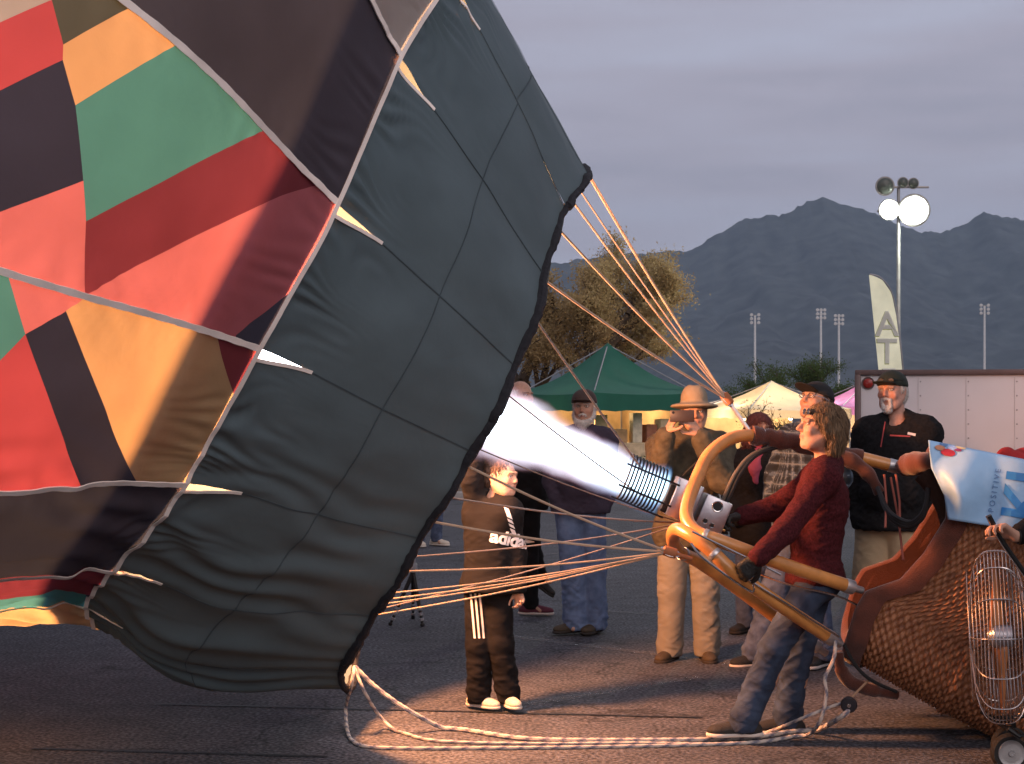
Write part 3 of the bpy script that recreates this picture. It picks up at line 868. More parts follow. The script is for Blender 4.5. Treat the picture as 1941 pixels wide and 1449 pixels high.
def head_prims(F, c, M, sc, neck, chin=1.0, nose=1.0):
    T = lambda x, y, z: c + M @ (v3(x, y, z) * sc)
    F.cone(T(0, .03, -.05), neck, .052 * sc, .058 * sc, .03)
    F.ell(T(0, .018, .035), v3(.077, .096, .086) * sc, .02, M)
    F.ell(T(0, -.022, -.025), v3(.064, .072, .088) * sc, .03, M)
    F.ell(T(0, -.03, -.078), v3(.050, .052, .036) * sc, .03, M)
    F.ell(T(0, -.07, -.096), v3(.021, .018, .018) * sc * chin, .02, M)
    for q in (-1, 1):
        F.cone(T(q * .062, .01, -.04), T(q * .036, -.05, -.09), .018 * sc, .016 * sc, .03)
        F.ell(T(q * .042, -.066, -.022), v3(.02, .018, .02) * sc, .02, M)
        F.ell(T(q * .031, -.099, .010), v3(.020, .019, .014) * sc, .010, M, 'sub')
        F.ell(T(q * .031, -.0755, .011), v3(.0128, .0128, .0118) * sc, .003, M)
        F.cone(T(q * .012, -.094, .030), T(q * .046, -.080, .029), .0095 * sc, .0075 * sc, .010)
        F.ell(T(q * .0115, -.098, -.026), v3(.0085, .010, .0075) * sc * nose, .007, M)
        F.ell(T(q * .079, .016, .0), v3(.008, .019, .031) * sc, .006, M)
        F.ell(T(q * .085, .010, .0), v3(.006, .009, .017) * sc, .004, M, 'sub')
    F.cone(T(0, -.088, .022), T(0, -.114 * (0.6 + 0.4 * nose), -.019), .0075 * sc, .0115 * sc * nose, .012)
    F.cone(T(-.016, -.090, -.050), T(.016, -.090, -.050), .0062 * sc, .0062 * sc, .006)
    F.cone(T(-.014, -.089, -.060), T(.014, -.089, -.060), .0072 * sc, .0072 * sc, .006)
    F.cone(T(-.022, -.095, -.0552), T(.022, -.095, -.0552), .0022 * sc, .0022 * sc, .003, 'sub')
SKIN = (0.46, 0.26, 0.18)
def skin_tint(c, M, sc, skin, brow, lips=(.36, .15, .12), stubble=None, stub_a=0.0):
    sk_ = np.array(skin)
    def f(V, N):
        L = ((V - c) @ M) / sc; C = np.tile(sk_, (len(V), 1)); x, y, z = np.abs(L[:, 0]), L[:, 1], L[:, 2]
        def mixin(col, w):
            w = np.clip(w, 0, 1)[:, None]; C[:] = C * (1 - w) + np.array(col) * w
        inh = (np.abs(z) < .16) & (np.abs(y) < .15) & (x < .1)
        fr = inh & (y < -.05)
        mixin(sk_ * v3(1.08, .78, .74), np.where(fr, np.exp(-((x - .04) ** 2 + (z + .025) ** 2) / .00035), 0) * .6)
        mixin(sk_ * v3(1.06, .72, .68), np.where(fr, np.exp(-(x ** 2 + (z + .02) ** 2) / .00022), 0) * .6)
        if stub_a: mixin(stubble, np.where(inh & (z < -.03) & (y < .03), np.clip((-.03 - z) / .03, 0, 1), 0) * stub_a)
        mixin(lips, np.where(fr & (x < .024) & (y < -.08), np.clip(1.6 - np.abs(z + .055) / .007, 0, 1), 0))
        mixin(brow, np.where(fr & (x > .012) & (x < .05), np.clip(1.5 - np.abs(z - .031 + (x - .03) ** 2 * 4) / .0045, 0, 1), 0) * .85)
        ey = np.sqrt(((x - .031) / .0125) ** 2 + ((z - .011) / .0062) ** 2)
        mixin((.10, .06, .05), np.where(fr & (y < -.06), np.clip((1.45 - ey) * 5, 0, 1), 0) * .8)
        mixin((.62, .58, .55), np.where(fr & (y < -.06), np.clip((1.0 - ey) * 5, 0, 1), 0))
        ir = np.sqrt((x - .031) ** 2 + (z - .0115) ** 2) / .0056
        mixin((.03, .025, .02), np.where(fr & (y < -.06), np.clip((1.0 - ir) * 5, 0, 1), 0))
        mixin((.09, .06, .05), np.where(fr & (y < -.06), np.clip(1.4 - np.abs(z - .0185 + (x - .031) ** 2 * 12) / .0022, 0, 1) * (np.abs(x - .031) < .015), 0) * .8)
        return C
    return f

class Person:
    def __init__(s, label, base, rz, joints=None, H=1.75, head=(0, 0, 0), hs=1.0, res=.0085, skin=SKIN, bulk=1.0, seed=1, group=None, scale_all=True):
        s.root = thing('person', label, 'person', tuple(base), R(rz), group)
        s.base = Vector(base); s.rz = R(rz); s.sc = H / 1.75; s.res = res; s.skin = skin; s.bulk = bulk; s.seed = seed
        s.J = {k: np.array(v, float) * s.sc for k, v in STAND.items()}
        if joints:
            for k, v in joints.items(): s.J[k] = np.array(v, float)
        s.hs = hs * s.sc ** 0.5; s.M = rot_zx(*head)
    def bounds(s, pad=.22, names=None):
        P = np.array([s.J[k] for k in (names or s.J)]); return P.min(0) - pad, P.max(0) + pad
    def torso_frame(s):
        up = unit(s.J['chest'] - s.J['pelvis']); lf = s.J['shL'] - s.J['shR']; lf = unit(lf - up * (lf @ up)); bk = np.cross(up, lf)
        return np.stack([lf, bk, up], 1)
    def torso(s, F, o=0.0, k=.05, belly=0.0):
        J, b, c = s.J, s.bulk, s.sc; Mt = s.torso_frame()
        mid_ = (J['pelvis'] + J['chest']) / 2
        F.ell(J['pelvis'], v3(.165 * b, .118 * b, .13) * c + o, k, Mt)
        F.ell(mid_ + Mt @ v3(0, -.01 - belly * .5, .0) * c, v3(.148 * b, .112 * b + belly, .17) * c + o, k, Mt)
        F.ell(J['chest'] + Mt @ v3(0, .0, .02) * c, v3(.168 * b, .122 * b, .19) * c + o, k, Mt)
        F.cone(J['shL'], J['shR'], .060 * c + o, .060 * c + o, k)
        for q in 'LR': F.cone(J['neck'] + v3(0, .01, .0), J['sh' + q], .046 * c + o, .062 * c + o, k)
    def skin_body(s, hands=True, hl=None, hr=None, brow=(.12, .08, .05), stubble=None, stub_a=0.0, forearm=False, legs=True, chin=1.0, nose=1.0, lips=(.36, .15, .12)):
        J, c = s.J, s.sc
        F = Field(*s.bounds(.26), s.res); s.torso(F, -.012)
        for q in 'LR':
            F.chain([J['sh' + q], J['el' + q], J['wr' + q]], [.046 * c, .038 * c, .026 * c], .02)
            F.chain([J['hip' + q], J['knee' + q], J['ank' + q]], [.078 * c, .052 * c, .036 * c], .03)
            kn, an = J['knee' + q], J['ank' + q]; m_ = kn * .7 + an * .3
            F.ell(m_ + v3(0, .018, 0) * c, v3(.05, .052, .11) * c, .03)
            F.cone(an, an + v3(0, -.10, -.045) * c, .030 * c, .016 * c, .02)
        head_prims(F, J['head'], s.M, s.hs, J['neck'], chin, nose)
        for q, spec in (('L', hl), ('R', hr)):
            if spec:
                hand_prims(F, J['wr' + q], spec['d'], spec['n'], 1 if q == 'L' else -1, spec.get('curl', (.45, .55, .45)), spec.get('spread', .1), c * spec.get('sc', 1.0), spec.get('thumb', .7))
        sm = mat('skin', SKIN, 0.6, var=.22, vscale=70, bump=.16, bscale=260, spec=.3, attr='tint')
        return field_obj('body', F, sm, s.root, smooth_it=0, col=skin_tint(J['head'], s.M, s.hs, s.skin, brow, lips, stubble, stub_a))
    def top(s, name, m, off=.02, hem=None, sleeve=1.0, cuff=True, wr=.006, belly=0.0, collar=0.0, armr=(.062, .052, .040), tight=0.0, flare=.0, neckcut=None, freq=9.0, col=None, zlow=None):
        J, c = s.J, s.sc
        F = Field(*s.bounds(.24), s.res); s.torso(F, off, .05, belly)
        hem = hem if hem is not None else J['pelvis'][2] - .08 * c
        Mt = s.torso_frame()
        F.ell(J['pelvis'] + v3(0, 0, -.05 * c), v3(.168 * s.bulk * c + off + flare, .122 * s.bulk * c + off + flare + belly * .5, .16 * c), .05, Mt)
        for q in 'LR':
            w = J['el' + q] + (J['wr' + q] - J['el' + q]) * sleeve
            F.chain([J['sh' + q], J['el' + q], w], [armr[0] * c + off * .4, armr[1] * c + off * .3, armr[2] * c + off * .25], .03)
        F.cut(v3(0, 0, hem), v3(0, 0, -1), *[v3(-.34, -.36, hem - .3) + v3(J['pelvis'][0], J['pelvis'][1], 0), v3(.34, .36, hem + .02) + v3(J['pelvis'][0], J['pelvis'][1], 0)]) if zlow is None else F.cut(v3(0, 0, hem), v3(0, 0, -1))
        nk, hd = J['neck'], J['head']; up = unit(hd - nk)
        if collar: F.cone(nk - up * .03, nk + up * collar, .068 * c, .070 * c, .012)
        d = nk + up * (.035 + collar) * c
        F.cone(nk + up * (.0 + collar * .6), nk + up * .12, .055 * c, .062 * c, .006, 'sub')
        if neckcut: F.ell(nk + s.torso_frame() @ v3(0, -.07, .015) * c, v3(.045, .06, .07) * c * neckcut, .008, None, 'sub')
        return field_obj(name, F, m, s.root, wr, s.seed, freq, 2, col=col)
    def legs(s, name, m, thigh=.092, knee=.07, ank=.062, cut=None, wr=.006, seat=.02, hemz=None, freq=8.0, col=None):
        J, c = s.J, s.sc
        F = Field(*s.bounds(.2, ['pelvis', 'hipL', 'hipR', 'kneeL', 'kneeR', 'ankL', 'ankR']), s.res)
        F.ell(J['pelvis'] + v3(0, 0, -.01), v3(.165 * s.bulk, .122 * s.bulk, .12) * c + seat * .6, .04, s.torso_frame())
        for q in 'LR':
            h, k_, a = J['hip' + q], J['knee' + q], J['ank' + q]
            if cut is not None:
                e_ = h + (k_ - h) * cut
                F.chain([h + v3(0, 0, -.02), e_], [thigh * 1.05 * c, thigh * 1.06 * c], .02)
                nn = unit(k_ - h); F.cut(e_ , nn, e_ - .16, e_ + .16)
            else:
                F.chain([h, k_, a + v3(0, -.012, -.02)], [thigh * c, knee * c, ank * c], .025)
                F.ell(a + v3(0, 0, .03), v3(ank * 1.08, ank * 1.1, .03) * c, .02)
        for q in 'LR':
            if cut is None: F.cut(J['ank' + q] + v3(0, 0, -.035 if hemz is None else hemz), v3(0, 0, -1), J['ank' + q] - v3(.12, .12, .15), J['ank' + q] + v3(.12, .12, .0))
        zm = (J['pelvis'][2] - .12)
        def wm(V): return np.clip(.5 + (zm - V[:, 2]) / .5, .35, 1.3)
        return field_obj(name, F, m, s.root, wr, s.seed + 5, freq, 2, col=col, wmask=wm)
    def shoe(s, q, m, sole, yaw=0, pitch=0, L=.27, wr=0.0, low=True):
        """one shoe with its sole"""
        J, c = s.J, s.sc; a = J['ank' + q]; Mf = rot_zx(yaw, pitch)
        T = lambda x, y, z: a + Mf @ (v3(x, y, z) * c)
        z0 = -.078
        def base(F, o, z):
            F.ell(T(0, .035, z), v3(.036, .05, .03) * c + o, .02, Mf); F.ell(T(0, -.05, z), v3(.036, .08, .03) * c + o, .02, Mf); F.ell(T(0, -.125, z), v3(.043, .062, .026) * c + o, .02, Mf)
        lo, hi = a - .26, a + .26
        F = Field(lo, hi, min(s.res, .0075)); base(F, .006, z0 + .03)
        F.cone(T(0, .02, -.03), T(0, .012, .012 if low else .06), .046 * c, .043 * c, .03); F.cone(T(0, -.01, -.018), T(0, -.11, -.052), .040 * c, .028 * c, .025)
        F.cut(T(0, 0, z0 + .014), Mf @ v3(0, 0, -1))
        o = field_obj('shoe', F, m, s.root, wr, s.seed)
        F = Field(lo, hi, min(s.res, .0065)); base(F, .010, z0 + .01)
        F.cut(T(0, 0, z0 + .022), Mf @ v3(0, 0, 1)); F.cut(T(0, 0, z0), Mf @ v3(0, 0, -1))
        link_o = field_obj('sole', F, sole, o)
        return o
    def shoes(s, m, sole, yl=12, yr=-12, pl=0, pr=0, low=True):
        s.shoe('L', m, sole, yl, pl, low=low); s.shoe('R', m, sole, yr, pr, low=low)
    def hf(s, pad=.19, res=None):
        h = s.J['head']; return Field(h - pad, h + pad, res or min(s.res, .0065))
    def T(s, x, y, z): return s.J['head'] + s.M @ (v3(x, y, z) * s.hs)
    def cap(s, m, mb_=None, tilt=0, bill=True):
        F = s.hf(.26); c = s.hs; Mc = s.M @ rot_zx(0, tilt)
        T = lambda x, y, z: s.J['head'] + Mc @ (v3(x, y, z) * c)
        F.ell(T(0, .014, .05), v3(.087, .106, .078) * c, .01, Mc)
        F.ell(T(0, .02, .03), v3(.089, .107, .05) * c, .02, Mc)
        F.cut(T(0, -.0, .030), Mc @ v3(0, -.12, -1))
        o = field_obj('cap', F, m, s.root, .0015, s.seed)
        if bill:
            F = s.hf(.26, .005); F.ell(T(0, -.105, .052), v3(.072, .088, .0085) * c, .005, Mc @ rot_zx(0, -10)); F.ell(T(0, -.11, .02), v3(.055, .1, .024) * c, .006, Mc, 'sub')
            F.ell(T(0, .03, .05), v3(.07, .1, .07) * c, 0, Mc, 'sub')
            field_obj('bill', F, mb_ or m, o, smooth_it=1)
        F = s.hf(.26, .005); F.ell(T(0, .014, .127), v3(.008, .008, .006) * c, .002, Mc); field_obj('button', F, m, o, smooth_it=0)
        return o
    def hair(s, m, spec='short', seed=3):
        F = s.hf(.24); c = s.hs; T = s.T
        if spec == 'short':
            F.ell(T(0, .024, .040), v3(.083, .099, .090) * c, .01, s.M)
            F.ell(T(0, .06, -.02), v3(.07, .06, .07) * c, .03, s.M)
            F.ell(T(0, -.10, -.025), v3(.085, .085, .085) * c, .01, s.M, 'sub')
            F.cut(T(0, .07, -.07), s.M @ v3(0, -.25, -1))
        elif spec == 'fringe':        # grey fringe below a cap
            F.ell(T(0, .024, .02), v3(.083, .099, .075) * c, .01, s.M); F.ell(T(0, .05, -.03), v3(.078, .07, .07) * c, .03, s.M)
            F.ell(T(0, -.085, -.02), v3(.088, .088, .12) * c, .01, s.M, 'sub'); F.cut(T(0, .07, -.085), s.M @ v3(0, -.2, -1))
        elif spec == 'shaggy':
            F.ell(T(0, .022, .042), v3(.088, .107, .093) * c, .01, s.M)
            F.ell(T(0, .075, -.03), v3(.082, .066, .10) * c, .04, s.M)
            F.cone(T(.066, .05, -.01), T(.066, .058, -.105), .034 * c, .024 * c, .03); F.cone(T(-.066, .05, -.01), T(-.066, .058, -.105), .034 * c, .024 * c, .03)
            F.cone(T(.076, -.004, .03), T(.080, .0, -.028), .016 * c, .009 * c, .02); F.cone(T(-.076, -.004, .03), T(-.080, .0, -.028), .016 * c, .009 * c, .02)
            F.ell(T(0, -.105, -.022), v3(.095, .092, .105) * c, .012, s.M, 'sub')
        elif spec == 'long':
            F.ell(T(0, .022, .042), v3(.090, .108, .095) * c, .01, s.M)
            for q in (-1, 1): F.chain([T(q * .07, .03, .0), T(q * .082, .03, -.09), T(q * .07, .03, -.20)], [.045 * c, .04 * c, .025 * c], .04)
            F.ell(T(0, .06, -.07), v3(.085, .06, .13) * c, .04, s.M)
            F.ell(T(0, -.11, -.03), v3(.07, .085, .10) * c, .012, s.M, 'sub')
        V, Q = F.mesh(); V = relax(V, Q, 1); N = vnormals(V, Q)
        L = ((V - s.J['head']) @ s.M) / c; ang = np.arctan2(L[:, 0], L[:, 1] - .02)
        st = np.sin(ang * 34 + 5 * np.sin(L[:, 2] * 30 + seed) + 3 * np.sin(ang * 5)) + .6 * np.sin(ang * 71 + L[:, 2] * 60)
        V = V + N * (st * .0028 * c)[:, None]
        return s.strands('hair', V, Q, m, {'short': (.02, 900), 'fringe': (.022, 700), 'shaggy': (.042, 2600), 'long': (.09, 1500)}[spec], seed)
    def strands(s, name, V, Q, m, spec, seed=1):
        """hair surface plus loose locks lying along it"""
        L, n_ = spec; rs = np.random.RandomState(seed + 40); N = vnormals(V, Q); c = s.hs
        k = rs.randint(0, len(V), n_); P0 = V[k] - N[k] * .002; hc = s.J['head']
        dn = unit(s.M @ v3(0, .12, -1)); t = dn[None] * np.ones((n_, 1)) + rs.randn(n_, 3) * .28; nn = N[k]
        rad = (P0 - hc); rad = rad - (rad @ dn)[:, None] * dn; t = t + rad * 5.0 * np.clip((((P0 - hc) @ (s.M @ v3(0, 0, 1))) - .02) / .05, 0, 1)[:, None]
        t = t - nn * np.sum(t * nn, 1)[:, None] * .85; t /= np.linalg.norm(t, axis=1)[:, None]
        side = np.cross(t, nn); side /= np.linalg.norm(side, axis=1)[:, None] + 1e-9
        ln = (L * rs.uniform(.5, 1.25, n_))[:, None] * c; wd = (.0016 * rs.uniform(.6, 1.5, n_))[:, None] * c
        FF = [tuple(q) for q in Q]; b0 = len(V); rows = []
        for j, f in enumerate((0, .35, .7, 1.0)):
            ctr = P0 + t * ln * f + nn * (.004 * c * np.sin(np.pi * f) + .001) + dn[None] * ln * .15 * f * f + side * (rs.randn(n_, 1) * .004 * f)
            w = wd * (1, .95, .7, .15)[j]; rows.append(np.stack([ctr - side * w, ctr + nn * w * .8, ctr + side * w], 1))
        A = np.stack(rows, 1).reshape(-1, 3)
        for i in range(n_):
            o_ = b0 + i * 12
            for j in range(3):
                for q in range(2): FF.append((o_ + j * 3 + q, o_ + j * 3 + q + 1, o_ + j * 3 + q + 4, o_ + j * 3 + q + 3))
        return meshobj(name, np.concatenate([V, A]), FF, m, s.root)

    def beard(s, m, long=.0, goatee=False):
        F = s.hf(.2, .005); c = s.hs; T = s.T
        F.ell(T(0, -.066, -.102 - long * .3), v3(.032, .030, .030 + long * .5) * c, .015, s.M)
        if not goatee:
            for q in (-1, 1): F.chain([T(q * .068, -.0, -.01), T(q * .062, -.02, -.06), T(q * .034, -.062, -.098)], [.012 * c, .019 * c, .026 * c], .02)
        else:
            for q in (-1, 1): F.cone(T(q * .024, -.088, -.048), T(q * .022, -.082, -.092), .008 * c, .012 * c, .012)
        for q in (-1, 1): F.cone(T(0, -.099, -.041), T(q * .025, -.089, -.049), .0072 * c, .0055 * c, .006)
        F.cone(T(-.017, -.099, -.056), T(.017, -.099, -.056), .0062 * c, .0062 * c, .003, 'sub')
        V, Q = F.mesh(); N = vnormals(V, Q); V = V + N * (np.sin(V[:, 0] * 700) * np.sin(V[:, 2] * 160 + V[:, 0] * 90) * .0016)[:, None]
        return s.strands('beard', V, Q, m, (.010 if goatee else .02, 700), 5)
    def glasses(s, m, up=0.0, lens=None):
        b = MB(); c = s.hs
        for q in (-1, 1):
            b.tube([Vector(s.T(q * .031 + .021 * math.cos(a), -.101 + up * .25 - .0 * abs(math.cos(a)), .010 + up + .015 * math.sin(a))) for a in np.linspace(0, 2 * math.pi, 15)[:-1]], .0018 * c, 5, closed=True)
            b.tube([Vector(s.T(q * .052, -.099 + up * .25, .014 + up)), Vector(s.T(q * .083, -.03 + up * .2, .016 + up * .9)), Vector(s.T(q * .083, .02, .010 + up * .5))], .0022 * c, 5)
        b.tube([Vector(s.T(-.011, -.103 + up * .25, .012 + up)), Vector(s.T(.011, -.103 + up * .25, .012 + up))], .0018 * c, 5)
        o = b.build('glasses', m, s.root)
        for q in (-1, 1):
            v_ = [s.T(q * .031 + .0205 * math.cos(a), -.101 + up * .25, .010 + up + .0145 * math.sin(a)) for a in np.linspace(0, 2 * math.pi, 13)[:-1]]
            if lens: meshobj('lens', v_, [tuple(range(12))], lens, o)
        return o
    def glove(s, q, m, d, n_, curl=(.9, .9, .6), spread=.12, sc=1.06):
        w = s.J['wr' + q]; F = Field(w - .24, w + .24, .0055)
        hand_prims(F, w, d, n_, 1 if q == 'L' else -1, curl, spread, s.sc * sc, .7, 1.22)
        fa_ = unit(w - s.J['el' + q]); F.cone(w - fa_ * .025, w + fa_ * .012, .034, .033, .012)
        return field_obj('glove', F, m, s.root, .0015, s.seed, 40)
    def decal(s, target, verts, faces, origin, right, up, m, name, dirn=None, off=.003):
        """lay flat print on a garment: verts are in metres in the print's own plane"""
        right, up = unit(np.array(right, float)), unit(np.array(up, float)); nrm = np.cross(right, up) if dirn is None else unit(np.array(dirn, float))
        bm = bmesh.new()
        vv = [bm.verts.new((v[0], v[1], 0)) for v in verts]
        for f in faces:
            try: bm.faces.new([vv[i] for i in f])
            except ValueError: pass
        bmesh.ops.triangulate(bm, faces=bm.faces[:])
        for _ in range(3):
            lg = [e_ for e_ in bm.edges if e_.calc_length() > .02]
            if lg: bmesh.ops.subdivide_edges(bm, edges=lg, cuts=1)
            bmesh.ops.triangulate(bm, faces=[f for f in bm.faces if len(f.verts) > 3])
        tree = BVHTree.FromPolygons([v.co for v in target.data.vertices], [p.vertices for p in target.data.polygons])
        bm.verts.ensure_lookup_table(); V = []
        for v in bm.verts:
            p = Vector(origin + right * v.co.x + up * v.co.y)
            hit, hn, _, _ = tree.ray_cast(p + Vector(nrm) * .25, -Vector(nrm))
            V.append((hit + hn * off) if hit is not None else p)
        Fc = [[v.index for v in f.verts] for f in bm.faces]; bm.free()
        return meshobj(name, V, Fc, m, target)
    def loc(s, px, py, Y):
        """photo pixel at a distance -> this person's own coordinates"""
        d = at(px, py, Y) - s.base; c, q = math.cos(-s.rz), math.sin(-s.rz)
        return v3(c * d.x - q * d.y, q * d.x + c * d.y, d.z)
def pose(base, rz, table):
    """table: joint -> (px, py, distance)"""
    c, q = math.cos(-R(rz)), math.sin(-R(rz)); o = {}
    for k, (px, py, Y) in table.items():
        d = at(px, py, Y) - Vector(base); o[k] = (c * d.x - q * d.y, q * d.x + c * d.y, d.z)
    return o
# ================================================================ the people
denim = mat('denim', (0.018, 0.028, 0.056), 0.9, var=.45, vscale=9, bump=.35, bscale=260, col2=(0.048, 0.07, 0.118))
denim_dark = mat('dark_denim', (0.045, 0.06, 0.11), 0.85, var=.35, vscale=14, bump=.35, bscale=260, col2=(0.10, 0.13, 0.21))
khaki = mat('khaki_twill', (0.175, 0.16, 0.135), 0.85, var=.15, bump=.3, bscale=260)
tan_twill = mat('tan_twill', (0.38, 0.28, 0.17), 0.85, var=.1, bump=.3, bscale=260)
maroon_knit = mat('maroon_knit', (0.066, 0.012, 0.015), 0.95, var=.5, vscale=95, bump=.6, bscale=420, spec=.12)
black_jersey = mat('black_jersey', (0.0085, 0.0078, 0.0085), 0.9, var=.3, bump=.3, bscale=300, spec=.12)
black_fleece = mat('black_fleece', (0.012, 0.0115, 0.0125), 0.95, var=.4, vscale=60, bump=.5, bscale=300, spec=.12)
navy_knit = mat('navy_knit', (0.038, 0.028, 0.045), 0.9, var=.2, bump=.4, bscale=300)
olive_canvas = mat('olive_canvas', (0.075, 0.062, 0.04), 0.9, var=.35, vscale=22, bump=.4, bscale=240)
black_leather = mat('black_leather', (0.014, 0.014, 0.013), 0.55, var=.3, bump=.3, bscale=90)
cap_black = mat('cap_black', (0.012, 0.012, 0.013), 0.8, bump=.3, bscale=300)
cap_green = mat('cap_dark_green', (0.012, 0.018, 0.012), 0.75, bump=.3, bscale=300)
grey_hair = mat('grey_hair', (0.50, 0.46, 0.43), 0.7, var=.3, vscale=60, bump=.4, bscale=200)
blond_hair = mat('light_brown_hair', (0.10, 0.056, 0.029), 0.55, var=.5, vscale=40, bump=.4, bscale=160, stretch=(3, 3, 0.6), col2=(0.22, 0.135, 0.07))
brown_hair = mat('brown_hair', (0.06, 0.035, 0.025), 0.6, var=.4, vscale=50, bump=.4, bscale=200)
auburn_hair = mat('auburn_hair', (0.10, 0.03, 0.025), 0.6, var=.4, vscale=50, bump=.4, bscale=200)
sole_white = mat('rubber_white', (0.55, 0.48, 0.42), 0.7)
sole_dark = mat('rubber_dark', (0.03, 0.025, 0.022), 0.8)
shoe_black = mat('shoe_black', (0.025, 0.022, 0.02), 0.75, bump=.3)
shoe_brown = mat('shoe_brown', (0.055, 0.04, 0.025), 0.75, bump=.3)
dark_glass = mat('dark_lens', (0.012, 0.012, 0.014), 0.08, spec=.6, bump=0)
print_white = mat('white_print', (0.62, 0.57, 0.56), 0.7, bump=.1)

# ---- pilot working the burner valve
b = at(1490, 1400, 7.9); b.z = 0
pz = -90
J = pose(b, pz, dict(head=(1555, 812, 7.9), neck=(1566, 880, 7.92), chest=(1556, 965, 7.92), pelvis=(1546, 1092, 7.92), shL=(1560, 908, 7.72), shR=(1550, 908, 8.1),
    elL=(1490, 1006, 7.58), wrL=(1438, 1056, 7.45), elR=(1465, 966, 8.12), wrR=(1408, 978, 8.05), hipL=(1540, 1112, 7.82), hipR=(1546, 1112, 8.0),
    kneeL=(1468, 1228, 7.78), ankL=(1412, 1366, 7.78), kneeR=(1512, 1238, 8.02), ankR=(1494, 1361, 8.05)))
P = Person('person in maroon sweater and jeans inside the pole frame, gloved hands on burner valve', b, pz, J, 1.72, head=(8, -9), hs=1.0, res=.0052, seed=11, skin=(.47, .25, .17))
P.skin_body(brow=(.16, .10, .06))
sw = P.top('sweater', maroon_knit, off=.014, hem=J['pelvis'][2] - .03, wr=.007, armr=(.062, .052, .042), neckcut=.6, flare=.004)
P.legs('jeans', denim, thigh=.088, knee=.070, ank=.066, wr=.0075, hemz=-.05)
P.shoes(shoe_black, sole_white, 4, 2, 0, 0)
P.hair(blond_hair, 'shaggy')
P.glasses(mat('black_plastic', (0.01, 0.01, 0.01), .3, bump=0), up=.062, lens=dark_glass)
gw = np.array(P.loc(1385, 1098, 7.5)) - J['wrL']
P.glove('L', black_leather, P.loc(1396, 1098, 7.46) - np.array(J['wrL']), (-1, -.2, -.3), (.8, .85, .6))
P.glove('R', black_leather, P.loc(1352, 990, 8.0) - np.array(J['wrR']), (.2, .3, -1), (.8, .8, .5))
belt = MB(); pl_ = np.array(J['pelvis'])
# ---- boy in a black tracksuit holding up the rim
b = gnd(938, 1344)
J = pose(b, 42, dict(head=(951, 905, b.y), neck=(938, 950, b.y + .03), chest=(930, 1010, b.y + .02), pelvis=(926, 1110, b.y), shL=(961, 972, b.y - .04), shR=(908, 972, b.y + .04),
    elR=(893, 908, b.y - .02), wrR=(902, 842, b.y - .06), elL=(976, 1050, b.y + .0), wrL=(981, 1116, b.y - .06), hipL=(944, 1122, b.y - .02), hipR=(906, 1122, b.y + .02),
    kneeL=(949, 1222, b.y - .04), ankL=(962, 1316, b.y - .03), kneeR=(908, 1222, b.y - .02), ankR=(905, 1318, b.y + .0)))
P = Person('boy in black tracksuit with white striped trousers, one arm raised at the balloon mouth', b, 42, J, 1.36, head=(14, 2), hs=1.02, res=.0065, seed=21, bulk=.9, skin=(.47, .27, .19))
P.skin_body(hl=dict(d=(.02, -.25, -1), n=(-.9, -.3, 0), curl=(.6, .7, .5)), hr=dict(d=(.15, -.15, 1), n=(.6, -.6, 0), curl=(.5, .6, .5)), brow=(.10, .06, .04), chin=.9, nose=.85)
hd = P.top('hoodie', black_jersey, off=.032, hem=J['pelvis'][2] - .03, wr=.009, armr=(.068, .062, .052), flare=.012, neckcut=.8)
tr_ = P.legs('track_trousers', black_jersey, thigh=.10, knee=.086, ank=.072, wr=.008, hemz=-.04)
P.shoes(mat('white_trainer', (.55, .47, .38), .75, bump=.3), sole_white, -20, 10)
P.hair(brown_hair, 'short')
# three stripes down the right trouser leg, on the side that faces the lens
for i in range(3):
    pts = [np.array(P.loc(887 + 4 + i * 8.5 + (py - 1105) * .085, py, b.y - .3)) for py in np.linspace(1098, 1212, 16)]
    V = []; Fc = []
    tree = BVHTree.FromPolygons([v.co for v in tr_.data.vertices], [p.vertices for p in tr_.data.polygons])
    dcam = Vector(P.loc(900, 1150, b.y + .3) - P.loc(900, 1150, b.y - .3)).normalized(); sd = Vector(P.loc(910, 1150, b.y - .3) - P.loc(900, 1150, b.y - .3)).normalized()
    for p in pts:
        for s_ in (-.0052, .0052):
            h, hn, _, _ = tree.ray_cast(Vector(p) + sd * s_, dcam)
            V.append(h + hn * .0035 if h is not None else Vector(p) + dcam * .2)
    meshobj('stripe', V, [(2 * q, 2 * q + 1, 2 * q + 3, 2 * q + 2) for q in range(15)], print_white, tr_)
